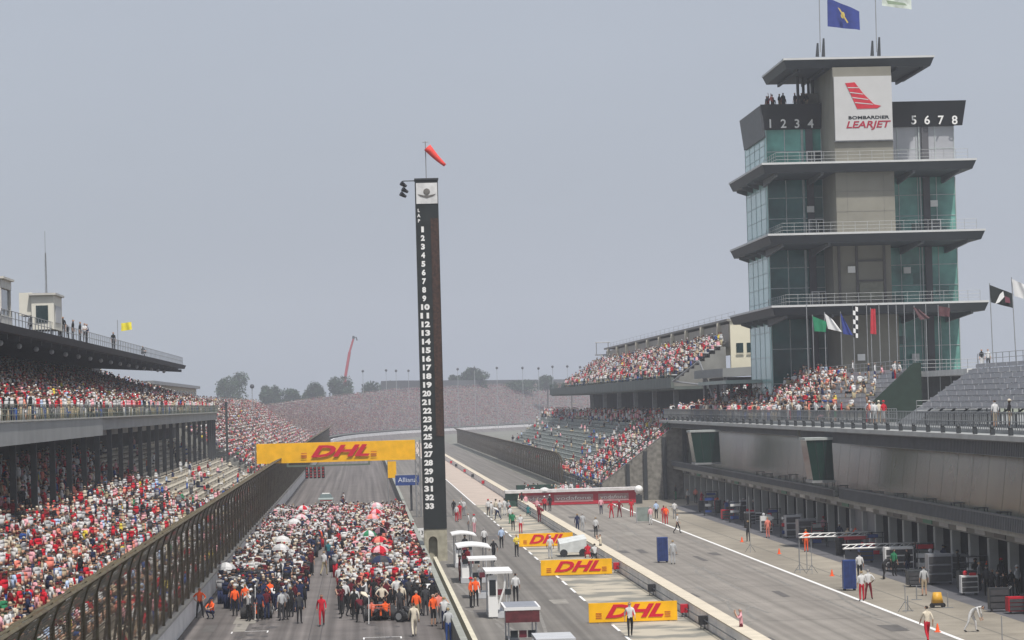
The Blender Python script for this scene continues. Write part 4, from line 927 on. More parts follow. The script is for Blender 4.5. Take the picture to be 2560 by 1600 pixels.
for px,pyb,P,c,nm in fl:
    D=267.; t=A(px,760 if not P else min(q[1] for q in P)-3,D); base=A(px+4,pyb,D)
    if P: lab='%s flag hanging from a thin pole in front of the pagoda base'%nm
    else: lab='bare thin flagpole before the pagoda base, %s bare one from the left'%ordn[min(bare,7)]; bare+=1
    o=thing('flag_pole',lab,'flagpole',(base.x,D,9.6),'flagpoles in front of the pagoda')
    MB().tube([(base.x,D,9.6),t],.04,5).build('pole',mat('pole_grey',(.34,.35,.36),.4,.4),o)
    if P:
        cs=[A(x,y,D-.1) for x,y in (P[3],P[2],P[1],P[0])]
        if c=='check':
            b=MB(); n=7
            for j in range(n):
                for i in range(2):
                    u=[cs[3].lerp(cs[2],i/2),cs[3].lerp(cs[2],(i+1)/2)]; d_=[cs[0].lerp(cs[1],i/2),cs[0].lerp(cs[1],(i+1)/2)]
                    b.add([u[0].lerp(d_[0],j/n),u[1].lerp(d_[1],j/n),u[1].lerp(d_[1],(j+1)/n),u[0].lerp(d_[0],(j+1)/n)],[(0,1,2,3)],k=(i+j)%2)
            b.build('cloth',[black,white],o)
        else: flagmesh('cloth',cs,mat('flag_'+nm.replace(' ','_'),c,.8),o,amp=.1)
for px,pb,D,P,c,lab in ((2474,870,215,((2474,712),(2534,735),(2532,770),(2478,756)),(.02,.025,.025),'black flag with a white emblem flying right of the pagoda'),
                    (2533,880,205,((2529,697),(2562,712),(2585,755),(2536,740)),(.62,.62,.62),'white flag clipped by the right edge of the picture')):
    base=A(px+10,pb,D); o=thing('flag_pole',lab,'flagpole',(base.x,D,9.6),'flagpoles right of the pagoda')
    t=A(P[0][0],P[0][1]-4,D); MB().tube([(base.x,D,9.6),t],.04,5).build('pole',mat('pole_grey',(.34,.35,.36)),o)
    cs=[A(x,y,D-.1) for x,y in (P[3],P[2],P[1],P[0])]; f=flagmesh('cloth',cs,mat('flagc%d'%px,c,.8,0,.05),o,amp=.12)
    if c[0]<.1:
        b=MB(); b.add([A(2488,760,D-.35),A(2500,735,D-.35),A(2508,728,D-.35),A(2511,742,D-.35),A(2498,756,D-.35)],[(0,1,2,3,4)]); b.build('emblem',white,f)
        b=MB(); b.add([A(2512,740,D-.35),A(2524,745,D-.35),A(2526,758,D-.35),A(2513,756,D-.35)],[(0,1,2,3)]); b.build('emblem',mat('emblem_maroon',(.16,.05,.07),.7),f)
# ---------------------------------------------------------------- far things: crane, lamp masts, trees
o=thing('crane','slender red crane boom leaning above the far trees','crane',tuple(G(862,1112)))
D=1290; p1=A(862,950,D); p2=A(874,880,D); p3=A(884,845,D); b=MB(); b.tube([p1-Vector((0,0,8)),p1],.8,6); b.tube([p1,p2],.7,5); b.tube([p2,p3],.5,5); b.build('boom',mat('crane_red',lin('A8303C'),.6),o); b=MB(); b.tube([p3,p3+Vector((1.2,0,.3)),p3+Vector((1.6,0,-1.2))],.3,5); b.box(p3.x-.6,p3.x+.5,D-.5,D+.5,p3.z-.3,p3.z+.9); b.build('boom_head',dsteel,o)
for i,(px,py) in enumerate(((907,928),(965,926),(990,927),(1021,927),(1144,923),(1186,921),(1242,920),(1306,920),(1346,921),(1381,917),(1418,916),(1450,918),(630,966))):
    D=1180 if px>800 else 700; t=A(px,py,D); o=thing('lamp_mast','thin mast with dark round head on the skyline, %s'%('right of the big left tree' if px<800 else 'number %s from the left'%['one','two','three','four','five','six','seven','eight','nine','ten','eleven','twelve'][i]),'mast',(t.x,D,0),'masts on the skyline')
    MB().tube([(t.x,D,0),t],.1,4).build('pole',mat('mast_grey',(.30,.32,.34),.6),o); b=MB(); b.ball(tuple(t),.6,n=7,m=4); b.build('head',dsteel,o)
def tree(px0,px1,pyt,pyb,D,lab,seed):
    rnd=random.Random(seed); c=A((px0+px1)/2,(pyt+pyb)/2,D); w_=(px1-px0)*D/7000/2; h_=(pyb-pyt)*D/7000/2
    o=thing('tree',lab,'tree',(c.x,D,0),'trees on the skyline')
    b=MB(); b.tube([(c.x,D,0),(c.x+.3,D,c.z-h_*.3),(c.x,D,c.z+h_*.4)],.5,7,r2=.12)
    for k in range(5): a_=k*1.3; b.tube([(c.x,D,c.z-h_*.6),(c.x+w_*.6*math.cos(a_),D+w_*.5*math.sin(a_),c.z+h_*rnd.uniform(-.1,.5))],.2,5,r2=.05)
    b.build('trunk',bark,o)
    b=MB(); cl=[]
    for k in range(11):
        a_=rnd.uniform(0,6.28); r_=rnd.uniform(.15,.68); cl.append((c.x+w_*r_*math.cos(a_),D+w_*r_*math.sin(a_),c.z+h_*rnd.uniform(-.55,.62),rnd.uniform(.28,.48)))
    zb=c.z-h_*1.3
    for (x,y,z,r_) in cl:
        for _ in range(420):
            u=Vector((rnd.gauss(0,1),rnd.gauss(0,1),rnd.gauss(0,1))).normalized()*rnd.uniform(.55,1.08); q=Vector((x+u.x*r_*w_*1.15,y+u.y*r_*w_,z+u.z*r_*h_*1.25)); s=rnd.uniform(.3,.65)
            d1=Vector((rnd.gauss(0,1),rnd.gauss(0,1),rnd.gauss(0,1))).normalized()*s; d2=Vector((rnd.gauss(0,1),rnd.gauss(0,1),rnd.gauss(0,1))).normalized()*s
            b.add([q,q+d1,q+d1+d2,q+d2],[(0,1,2,3)],k=rnd.choice((0,0,1)))
    for _ in range(500):
        q=Vector((c.x+rnd.uniform(-1,1)*w_*.9,D+rnd.uniform(-1,1)*w_*.6,rnd.uniform(zb,c.z))); d1=Vector((rnd.gauss(0,1),rnd.gauss(0,1),rnd.gauss(0,1))).normalized()*.7; d2=Vector((rnd.gauss(0,1),rnd.gauss(0,1),rnd.gauss(0,1))).normalized()*.7
        b.add([q,q+d1,q+d1+d2,q+d2],[(0,1,2,3)])
    b.build('crown',[leaf,mat('foliage_dark',(.02,.038,.022),.9,0,.4,.5)],o)
for i,(a_,b_,t_,bt,D,lab) in enumerate(((538,622,928,1010,1250,'tall round dark tree standing alone above the left crowd'),(648,704,956,1014,1240,'medium tree right of the lone tall tree'),(700,758,976,1016,1240,'low wide tree in the left tree line'),
    (752,812,958,1014,1250,'rounded dark tree left of the crane'),(820,890,942,1012,1260,'bushy tree at the foot of the red crane'),(885,952,958,1008,1270,'low tree right of the crane where the bowl begins'),
    (1145,1222,918,965,1290,'round tree rising behind the far bowl right of the pylon'),(1120,1160,938,965,1290,'small tree beside the round tree behind the far bowl'),(1340,1395,940,970,1300,'low tree behind the right part of the far bowl'),(1405,1450,944,975,1300,'farthest right tree behind the bowl next to the suite stand'),(930,1045,955,985,1300,'long low tree mass behind the bowl left of the pylon'),(1225,1345,948,975,1320,'long low tree mass behind the bowl right of the round tree'))):
    tree(a_,b_,t_,bt,D,lab,i)
# ---------------------------------------------------------------- racing cars on the grid
def build_car():
    o=thing('racing_car','proto','racing car',world=False)
    b=MB(); S=[(0.35,.30,.22,.62),(1.0,.42,.14,.70),(1.6,.62,.12,.62),(2.3,.68,.12,.58),(2.9,.34,.12,.58),(3.6,.20,.18,.48),(4.5,.13,.24,.38)]
    v=[]
    for y,hw,z0,z1 in S: v+=[(-hw,y,z0),(hw,y,z0),(hw,y,z0+(z1-z0)*.6),(hw*.45,y,z1),(-hw*.45,y,z1),(-hw,y,z0+(z1-z0)*.6)]
    n=len(S); f=[(i*6+j,i*6+(j+1)%6,(i+1)*6+(j+1)%6,(i+1)*6+j) for i in range(n-1) for j in range(6)]+[(5,4,3,2,1,0),tuple(range((n-1)*6,n*6))]
    b.add(v,f); b.hexa([(-.14,.7,.6),(.14,.7,.6),(.16,1.9,.6),(-.16,1.9,.6),(-.05,.9,.75),(.05,.9,.75),(.12,1.8,.96),(-.12,1.8,.96)])
    body=b.build('body',black,o)
    b=MB(); b.hexa([(-.18,2.05,.57),(.18,2.05,.57),(.16,2.7,.55),(-.16,2.7,.55),(-.18,2.05,.63),(.18,2.05,.63),(.16,2.7,.6),(-.16,2.7,.6)]); b.build('cockpit',rub,body)
    b=MB(); b.ball((0,2.15,.72),.12,n=8,m=6); b.build('helmet',red,o)
    b=MB(); b.box(-.5,.5,.0,.32,.88,.92); b.box(-.5,.5,.05,.3,.72,.75); b.box(-.52,-.49,-.05,.45,.3,.96); b.box(.49,.52,-.05,.45,.3,.96); b.box(-.05,.05,.15,.4,.3,.72); b.build('rear_wing',red,o)
    b=MB(); b.box(-.8,.8,4.25,4.6,.1,.15); b.box(-.82,-.79,4.1,4.65,.06,.32); b.box(.79,.82,4.1,4.65,.06,.32); b.build('front_wing',red,o)
    for x,y,r_,w_ in ((-.72,.5,.33,.36),(.72,.5,.33,.36),(-.72,3.6,.32,.3),(.72,3.6,.32,.3)):
        b=MB(); b.tube([(x-w_/2,y,r_),(x-w_/2+.03,y,r_),(x+w_/2-.03,y,r_),(x+w_/2,y,r_)],r_,16); wl=b.build('wheel',rub,o)
        b=MB(); sx=1 if x>0 else -1; b.tube([(x+sx*(w_/2+.002),y,r_),(x+sx*(w_/2+.02),y,r_)],.17,10); b.build('rim',lgrey,wl)
        b=MB(); b.tube([(x,y,r_),(0,y+.1,.35)],.025,4); b.build('suspension',dsteel,o)
    return o
TEAM=[('black and orange',(.02,.02,.022),lin('E0602A')),('dark navy',(.012,.02,.06),lin('C23040')),('white and blue',(.6,.6,.62),lin('2A3F80')),('red',lin('C8151E'),(.6,.6,.6)),('silver',(.36,.37,.39),lin('C23040')),('yellow and blue',lin('D9B52C'),lin('2B58A8')),('white and red',(.6,.6,.6),lin('C02030'))]
cp=build_car(); cars=[]; CARS=[]
for k in range(20):
    left=k%2; r_=k//2; X=-6.35 if left else .75; D=(161. if left else 156.6)+16*r_+(8 if left and r_ else 0)
    c_=cp if k==0 else copy_tree(cp)
    c_.location=(X,D,0); t=TEAM[[0,0,1,2,4,3,5,6,2,1,4,5,3,6,1,2,0,4,3,3][k]]
    c_['label']='%s single seater, %s column of the grid, row %s from the near end'%(t[0],'left' if left else 'right',['one','two','three','four','five','six','seven','eight','nine','ten'][r_])
    c_['group']='racing cars on the starting grid'; c_['category']='racing car'
    ma=mat('car_'+t[0].replace(' ','_'),t[1],.3,0,.03,2); mb_=mat('car_wing_'+t[0].replace(' ','_'),t[2],.3,0,.03,2)
    for ch in c_.children:
        if ch.name.startswith(('body','rear_wing','front_wing')): ch.material_slots[0].link='OBJECT'; ch.material_slots[0].material=ma if ch.name.startswith('body') else mb_
    CARS.append((X,D))
# safety car ahead
q=G(815,1264); o=thing('safety_car','silver green road car standing alone on the track ahead of the grid','car',tuple(q),world=False)
b=MB(); Ppts=[(0,.32),(0,.78),(.25,.92),(.7,.96),(3.2,.86),(4.3,.66),(4.4,.32)]
b.prism_x(Ppts,-.92,.92); body=b.build('body',mat('car_silver_green',(.42,.48,.45),.25,.5,.04,2),o)
b=MB(); b.hexa([(-.8,.5,.95),(.8,.5,.95),(.78,3.0,.89),(-.78,3.0,.89),(-.62,1.0,1.36),(.62,1.0,1.36),(.6,2.2,1.36),(-.6,2.2,1.36)]); cb=b.build('cabin',mat('car_window',(.10,.13,.13),.1),o)
MB().box(-.6,.6,1.05,2.15,1.362,1.39).build('roof_panel',mat('car_silver_green',(.42,.48,.45)),cb); MB().box(-.45,.45,1.3,1.55,1.392,1.5).build('light_bar',white,o)
MB().box(-.75,.75,-.03,-.002,.55,.66).build('tail_light_strip',mat('tail_red',(.25,.02,.02),.3),o); MB().box(-.28,.28,-.02,-.003,.4,.5).build('number_plate',white,o)
for x,y in ((-.82,.85),(.82,.85),(-.82,3.55),(.82,3.55)):
    b=MB(); b.tube([(x-.12,y,.33),(x+.12,y,.33)],.33,14); wl=b.build('wheel',rub,o); b=MB(); sx=1 if x>0 else -1; b.tube([(x+sx*.121,y,.33),(x+sx*.14,y,.33)],.2,10); b.build('rim',steel,wl)
# ---------------------------------------------------------------- people
# joint name: (pos, radius x, radius y)
def pose(kind):
    J={'pel':((0,0,.96),.155,.11),'spi':((0,0,1.14),.135,.10),'che':((0,-.01,1.34),.165,.11),'nek':((0,0,1.51),.055,.055),'hd1':((0,-.01,1.60),.078,.085),'hd2':((0,-.005,1.69),.085,.1),'hd3':((0,0,1.755),.06,.07)}
    def arm(s,el,wr,ha): 
        J['sh'+s]=((.175 if s=='R' else -.175,0,1.43),.062,.06); J['el'+s]=(el,.045,.045); J['wr'+s]=(wr,.03,.028); J['ha'+s]=(ha,.038,.02)
    def leg(s,kn,an,to): 
        J['hp'+s]=((.09 if s=='R' else -.09,0,.90),.098,.1); J['kn'+s]=(kn,.06,.062); J['an'+s]=(an,.043,.045); J['to'+s]=(to,.045,.032)
    st=lambda s:(1 if s=='R' else -1)
    for s in 'LR':
        x=st(s); arm(s,(x*.235,.03,1.15),(x*.25,-.04,.91),(x*.25,-.07,.81)); leg(s,(x*.10,-.015,.5),(x*.105,.02,.09),(x*.12,-.14,.035))
    if kind=='fold':
        for s in 'LR': x=st(s); arm(s,(x*.25,-.02,1.18),(x*.02,-.2,1.2),(-x*.1,-.21,1.22))
    if kind=='hips':
        for s in 'LR': x=st(s); arm(s,(x*.37,.08,1.18),(x*.2,-.02,1.0),(x*.15,-.09,.98)); leg(s,(x*.15,-.01,.5),(x*.19,.02,.09),(x*.22,-.13,.035))
    if kind=='walk':
        arm('L',(-.24,.14,1.17),(-.25,.12,.94),(-.25,.09,.84)); arm('R',(.24,-.1,1.17),(.24,-.26,1.0),(.23,-.33,.93))
        leg('L',(-.1,-.17,.53),(-.1,-.2,.1),(-.1,-.36,.06)); leg('R',(.1,.1,.5),(.1,.36,.16),(.1,.26,.04))
    if kind=='photo':
        for s in 'LR': x=st(s); arm(s,(x*.27,-.16,1.3),(x*.13,-.27,1.53),(x*.07,-.27,1.62))
    if kind=='up':
        arm('R',(.3,-.03,1.6),(.32,-.08,1.87),(.32,-.1,1.97))
    if kind=='bend':
        J['spi']=((0,-.12,1.1),.135,.10); J['che']=((0,-.33,1.2),.16,.12); J['nek']=((0,-.5,1.24),.055,.055); J['hd1']=((0,-.58,1.23),.078,.085); J['hd2']=((0,-.66,1.22),.085,.1); J['hd3']=((0,-.72,1.21),.06,.07)
        for s in 'LR': x=st(s); arm(s,(x*.22,-.45,.98),(x*.18,-.52,.74),(x*.16,-.55,.65)); J['sh'+s]=((x*.175,-.4,1.22),.062,.06); leg(s,(x*.14,-.06-.14*x,.5),(x*.17,.05-.26*x,.09),(x*.18,-.1-.26*x,.035))
    if kind=='crouch':
        for k,(p,a_,c_) in list(J.items()): J[k]=((p[0],p[1]-.05,p[2]-.56),a_,c_)
        for s in 'LR': x=st(s); J['hp'+s]=((x*.1,0,.36),.098,.1); J['kn'+s]=((x*.19,-.38,.5),.06,.062); J['an'+s]=((x*.17,-.12,.1),.043,.045); J['to'+s]=((x*.18,-.3,.035),.045,.032); J['sh'+s]=((x*.175,-.1,.86),.062,.06); J['el'+s]=((x*.24,-.3,.68),.045,.045); J['wr'+s]=((x*.1,-.47,.62),.03,.028); J['ha'+s]=((x*.05,-.54,.6),.038,.02)
        J['spi']=((0,-.02,.56),.135,.1); J['che']=((0,-.08,.77),.16,.12)
    if kind=='sit':
        for k,(p,a_,c_) in list(J.items()): J[k]=((p[0],p[1],p[2]-.42),a_,c_)
        for s in 'LR': x=st(s); J['hp'+s]=((x*.1,-.03,.52),.098,.1); J['kn'+s]=((x*.14,-.42,.52),.065,.065); J['an'+s]=((x*.14,-.42,.1),.043,.045); J['to'+s]=((x*.14,-.58,.035),.045,.032); J['el'+s]=((x*.24,-.1,.75),.045,.045); J['wr'+s]=((x*.16,-.32,.62),.03,.028); J['ha'+s]=((x*.13,-.42,.62),.038,.02)
    return J
EDG=[('pel','spi',1),('spi','che',1),('che','nek',1),('nek','hd1',0),('hd1','hd2',0),('hd2','hd3',4)]
for s in 'LR': EDG+=[('che','sh'+s,1),('sh'+s,'el'+s,1),('el'+s,'wr'+s,5),('wr'+s,'ha'+s,0),('pel','hp'+s,2),('hp'+s,'kn'+s,2),('kn'+s,'an'+s,6),('an'+s,'to'+s,3)]
def body_mesh(kind):
    J=pose(kind); names=list(J); bm=bmesh.new(); sl=bm.verts.layers.skin.verify(); V={}
    for k in names: V[k]=bm.verts.new(J[k][0])
    for a_,c_,_ in EDG: bm.edges.new((V[a_],V[c_]))
    for k in names: V[k][sl].radius=(J[k][1],J[k][2]); V[k][sl].use_root=(k=='pel')
    me=bpy.data.meshes.new('tmp'); bm.to_mesh(me); bm.free(); o=bpy.data.objects.new('tmp',me); col.objects.link(o)
    m=o.modifiers.new('s','SKIN'); m.use_smooth_shade=True; m.branch_smoothing=.3; o.modifiers.new('u','SUBSURF').levels=1
    dg=bpy.context.evaluated_depsgraph_get(); dg.update(); me2=bpy.data.meshes.new_from_object(o.evaluated_get(dg)); bpy.data.objects.remove(o)
    # regions of the one continuous body: skin, shirt, trousers, shoes, hair, forearm, shin
    segs=[(Vector(J[a_][0]),Vector(J[c_][0]),r) for a_,c_,r in EDG]; hc=Vector(J['hd2'][0]); fw=Vector((0,-1,0)) if kind!='bend' else Vector((0,-.3,-.95))
    upv=Vector((0,0,1)) if kind!='bend' else Vector((0,-1,.1))
    bm=bmesh.new(); bm.from_mesh(me2)
    # fingers, thumb, nose, ears, eyes joined to the same mesh
    def cone(p,q,r0,r1,mi,n=4):
        d=(q-p).normalized(); e=Vector((0,0,1)) if abs(d.z)<.9 else Vector((1,0,0)); a_=d.cross(e).normalized(); c_=d.cross(a_); vs=[]
        for P_,r_ in ((p,r0),(q,r1)): vs+=[bm.verts.new(P_+a_*r_*math.cos(6.283*i/n)+c_*r_*math.sin(6.283*i/n)) for i in range(n)]
        for i in range(n): bm.faces.new((vs[i],vs[(i+1)%n],vs[n+(i+1)%n],vs[n+i])).material_index=mi
        bm.faces.new(vs[:n][::-1]).material_index=mi; bm.faces.new(vs[n:]).material_index=mi
    for f in bm.faces:
        c_=f.calc_center_median(); best=9; r=1
        for p_,q_,k in segs:
            d=q_-p_; t=max(0,min(1,(c_-p_).dot(d)/d.length_squared)); dd=(c_-(p_+d*t)).length-(.05 if k in(1,2) else 0)
            if dd<best: best=dd; r=k
        if r in (0,4) and (c_-hc).length<.22:
            h=c_-hc; r=4 if (h.dot(upv)>.035 and h.dot(fw)<.06) or (h.dot(fw)<-.03 and h.dot(upv)>-.08) or h.dot(upv)>.07 else 0
        f.material_index=r
    for s in 'LR':
        w_=Vector(J['wr'+s][0]); h=Vector(J['ha'+s][0]); d=(h-w_).normalized(); sd=d.cross(Vector((1,0,0)) if abs(d.x)<.8 else Vector((0,0,1))).normalized(); inn=d.cross(sd)
        if inn.y>0: inn=-inn
        for i,(off,L) in enumerate(((-.03,.065),(-.01,.078),(.01,.072),(.03,.055))):
            p_=h+sd*off+d*.01; m_=p_+d*L*.55+inn*.006; cone(p_,m_,.010,.009,0); cone(m_,m_+d*L*.4+inn*.02,.009,.006,0)
        p_=w_.lerp(h,.5)+sd*-.03; m_=p_+(-sd*.7+d*.6).normalized()*.04; cone(p_,m_,.011,.010,0); cone(m_,m_+d*.03+inn*.01,.010,.007,0)
    rt=fw.cross(upv).normalized()
    fc=hc-upv*.02
    cone(fc+fw*.075+upv*.005,fc+fw*.125-upv*.02,.012,.016,0)
    for s in (-1,1):
        cone(fc+rt*s*.075-upv*.005,fc+rt*s*.105,.025,.018,0,5); cone(fc+rt*s*.033+fw*.083+upv*.018,fc+rt*s*.033+fw*.1+upv*.018,.012,.01,7,5)
    cone(fc+fw*.082-upv*.048-rt*.022,fc+fw*.082-upv*.048+rt*.022,.008,.008,8)
    me=bpy.data.meshes.new('person_'+kind); bm.to_mesh(me); bm.free()
    me.polygons.foreach_set('use_smooth',[True]*len(me.polygons))
    for _ in range(9): me.materials.append(None)
    return me,J
KINDS=('stand','fold','hips','walk','photo','up','bend','crouch','sit'); BM={k:body_mesh(k) for k in KINDS}
C_={'white':(.58,.58,.58),'cream':(.62,.56,.45),'red':lin('B82030'),'dark red':lin('701822'),'black':(.018,.018,.02),'charcoal':(.05,.05,.055),'navy':(.018,.026,.07),'blue':lin('33508F'),'pale blue':lin('A9BCD8'),'grey':(.22,.22,.23),'pale grey':(.42,.43,.44),'orange':lin('F0612C'),'salmon':lin('D98070'),'khaki':(.33,.28,.18),'green':lin('2F7A55'),'yellow':lin('D8C24A'),'pink':lin('D9A0A8'),'tan':(.45,.36,.25),'maroon':lin('5A1A24'),'teal':lin('2E6C74')}
CM={k:mat('cloth_'+k.replace(' ','_'),v,.85,0,.10,6,.2) for k,v in C_.items()}
SK=[mat('skin_'+n,c,.6,0,.06,6,.3) for n,c in (('fair',(.50,.30,.21)),('tan',(.40,.22,.14)),('deep',(.12,.065,.04)))]
HR=[mat('hair_'+n,c,.7,0,.2,12) for n,c in (('dark',(.02,.015,.012)),('brown',(.07,.04,.02)),('fair',(.28,.2,.1)),('grey',(.25,.24,.23)))]
eyem=mat('eye_dark',(.02,.015,.012),.3); lipm=mat('lip',(.35,.14,.11),.5)
capme=None
def cap_mesh():
    b=MB(); b.ball((0,0,0),.112,.122,.11,10,4,bot=.0); b.add([(-.08,-.08,.012),(.08,-.08,.012),(.06,-.2,-.01),(-.06,-.2,-.01),(-.08,-.08,.024),(.08,-.08,.024),(.06,-.2,.0),(-.06,-.2,.0)],[(3,2,1,0),(4,5,6,7),(0,1,5,4),(1,2,6,5),(2,3,7,6),(3,0,4,7)])
    me=bpy.data.meshes.new('cap'); me.from_pydata(b.v,[],b.f); me.materials.append(None); return me
capme=cap_mesh(); PEOPLE=[]
def person(loc,kind='stand',rz=0.,shirt='white',legs='black',label=None,cap=None,short=False,longs=False,skin=None,hair=None,scale=1.,group=None,shoes='black',held=None):
    me,J=BM[kind]; o=bpy.data.objects.new('person',me); col.objects.link(o); o.location=loc; o.rotation_euler=(0,0,rz); o.scale=(scale,)*3
    sk=skin or random.choice((SK[0],SK[0],SK[1],SK[2] if random.random()<.4 else SK[0])); hr=hair or random.choice(HR)
    ms=[sk,CM[shirt],CM[legs],CM[shoes],hr,CM[shirt] if longs else sk,sk if short else CM[legs],eyem,lipm]
    for i,m in enumerate(ms): o.material_slots[i].link='OBJECT'; o.material_slots[i].material=m
    if cap:
        c=bpy.data.objects.new('cap',capme); col.objects.link(c); c.parent=o; h=J['hd2'][0]; c.location=(h[0],h[1],h[2]+.02); c.material_slots[0].link='OBJECT'; c.material_slots[0].material=CM[cap]
        if kind=='bend': c.rotation_euler=(R(80),0,0)
    o['category']='person'; o['label']=label or ''; o['_d']=(Vector(loc)-Vector((0,0,12))).length
    if group: o['group']=group
    PEOPLE.append((o,shirt,legs,cap,short,kind)); return o
def P(px,py,kind,rz,shirt,legs,label,**k): return person(tuple(G(px,py)),kind,R(rz),shirt,legs,label,**k)
# --- people one can tell apart: (feet pixel)
P(805,1566,'walk',0,'red','red','man in red and white racing overalls walking alone towards the camera between the columns',longs=True,hair=HR[0])
P(749,1559,'stand',20,'charcoal','black','man all in black standing at the right corner of the left group',longs=True)
P(714,1550,'fold',160,'grey','black','man in a patterned dark grey shirt and black trousers facing the left cars')
P(728,1543,'stand',200,'black','black','man in black half hidden behind the two men in dark clothes')
P(500,1545,'hips',10,'orange','black','marshal in an orange vest and black trousers beside the white wall')
P(531,1547,'crouch',-30,'orange','navy','crouching marshal in orange by the white wall',cap='navy')
P(588,1541,'stand',190,'orange','black','marshal in an orange vest seen from behind at the left car')
P(614,1535,'stand',170,'orange','charcoal','second orange marshal from the left among those behind the left car')
P(676,1523,'stand',200,'orange','black','orange vest marshal near the dark umbrella holders right of the left car')
P(655,1541,'crouch',180,'orange','black','orange marshal crouching at the tail of the left car')
P(743,1483,'stand',180,'white','red','mechanic in a white shirt and red trousers at the right side of the left group')
P(848,1482,'stand',150,'white','red','left of the two mechanics in white and red at the corner of the right group')
P(862,1480,'stand',190,'white','red','right of the two mechanics in white and red at the corner of the right group')
P(875,1472,'stand',200,'cream','red','third mechanic in cream and red just behind the pair at the right group')
P(887,1550,'stand',170,'black','black','mechanic in black at the left corner of the right group',longs=True)
P(902,1557,'bend',190,'maroon','black','stooping mechanic in black and dark red at the right group',longs=True)
P(873,1540,'bend',120,'black','black','mechanic in black bending beside the right car wheel',longs=True)
P(930,1552,'crouch',180,'salmon','black','crouching man in a salmon top behind the right car')
P(965,1550,'crouch',200,'orange','black','crouching man in orange behind the right car')
P(1000,1548,'stand',170,'charcoal','charcoal','man in charcoal beside the loose wheels of the right car')
P(1036,1592,'walk',185,'cream','cream','man in cream overalls walking away near the pit wall',longs=True)
P(1042,1556,'stand',170,'orange','khaki','marshal in a bright orange vest with back turned near the pit wall')
P(1084,1566,'stand',30,'orange','black','marshal in orange with black shorts by the pit wall',short=True)
P(1098,1560,'photo',200,'salmon','grey','man in a salmon shirt filming beside the pit wall marshal')
P(1112,1574,'photo',170,'white','navy','photographer in white and navy leaning at the pit wall')
P(1122,1606,'stand',180,'pale grey','blue','person in grey and blue jeans cut by the bottom edge at the pit wall')
P(811,1439,'walk',150,'white','khaki','man in a white shirt and khaki trousers walking up the middle of the grid')
P(778,1439,'stand',30,'maroon','black','man in maroon and black beside the left group in the middle lane')
P(822,1410,'walk',170,'teal','navy','man in teal and navy walking up the middle lane')
P(845,1378,'stand',0,'red','red','driver in red overalls standing in the middle lane among the teams',longs=True,cap='white')
P(800,1372,'stand',160,'orange','red','man in orange and red at the far end of the middle lane')
P(1211,1373,'stand',185,'white','black','official in a white shirt and black trousers, left of the two on the second road')
P(1254,1371,'stand',175,'pale blue','black','official in a pale blue shirt and black trousers on the second road')
P(1235,1406,'walk',200,'black','black','man all in black walking near the white timing stands')
P(1292,1392,'fold',20,'yellow','black','man in a yellow and black top at the left end of the farthest yellow board',longs=True)
P(1302,1334,'stand',10,'white','red','man in white with red trousers just above the farthest yellow board')
P(1283,1327,'stand',0,'green','black','man in green and black left of the man in white and red')
P(1376,1397,'stand',170,'white','pale grey','man in white and pale grey in front of the farthest yellow board',cap='pink')
P(1444,1332,'stand',190,'navy','navy','man in a dark navy suit on the pit lane edge',longs=True)
P(1457,1331,'stand',180,'pale grey','pale grey','man in pale grey beside the man in the navy suit',longs=True)
P(1490,1343,'stand',150,'white','black','man in a white shirt and black trousers alone on the pit lane',skin=SK[2])
P(1503,1286,'stand',180,'pink','navy','person in pink and navy before the red advertising wall')
P(1529,1296,'hips',180,'red','red','left of the three crew in red before the red advertising wall')
P(1549,1294,'hips',180,'dark red','dark red','middle of the three crew in red before the red advertising wall')
P(1579,1292,'fold',170,'red','red','right of the three crew in red, hands folded, before the red advertising wall')
P(1627,1312,'stand',200,'pink','white','person in pink and white right of the grey frame screen')
P(1641,1297,'stand',180,'pale blue','black','man in a pale blue shirt and black trousers on the far pit lane')
P(1660,1309,'stand',170,'red','red','crew member in red overalls on the far pit lane beside the man in pale blue',longs=True)
P(1666,1311,'stand',190,'orange','red','crew member in orange and red overlapping the one in red overalls')
P(1687,1297,'stand',180,'white','grey','person in white and grey at the far edge of the apron')
P(1694,1334,'walk',100,'white','black','man in a white shirt striding across the pit lane line')
P(1683,1411,'stand',175,'pale grey','pale grey','man in pale grey overalls beside the lone blue cabinet',longs=True)
P(1470,1396,'crouch',180,'red','red','crew member in red crouching right of the pale cart cover')
P(1502,1393,'photo',250,'cream','charcoal','cameraman in a cream shirt aiming a camera right of the cart')
P(1488,1398,'crouch',200,'white','black','person in white crouching behind the middle yellow board')
P(1290,1506,'stand',180,'white','black','man in a white harness shirt behind the grey canopy')
P(1576,1592,'walk',0,'white','black','man in a white shirt and black trousers walking before the nearest yellow board',hair=HR[0])
P(1854,1612,'photo',270,'pink','maroon','cameraman in a pink and white top cut by the bottom edge on the pit lane')
P(1871,1354,'fold',180,'black','black','man dressed all in black standing on the apron by the first cone',longs=True)
P(2016,1380,'stand',180,'orange','orange','crew member in bright orange overalls under the red boom',longs=True)
P(1920,1345,'stand',190,'salmon','salmon','crew member in salmon overalls before the silver trolley')
P(2155,1503,'stand',185,'white','red','left of the two men in white and red beside the blue cabinet')
P(2172,1499,'hips',170,'white','dark red','right of the two men in white and red beside the blue cabinet')
P(2118,1471,'photo',260,'cream','charcoal','cameraman behind the blue cabinet on the apron')
P(2311,1490,'stand',180,'pale grey','tan','man in a pale grey shirt and bare legs by the dark red case',short=True)
P(2319,1606,'walk',190,'cream','red','man in a cream shirt and red trousers walking away on the pit lane line',hair=HR[0])
P(2428,1580,'bend',60,'white','white','man all in white stooping with a camera on the right of the apron',longs=True)
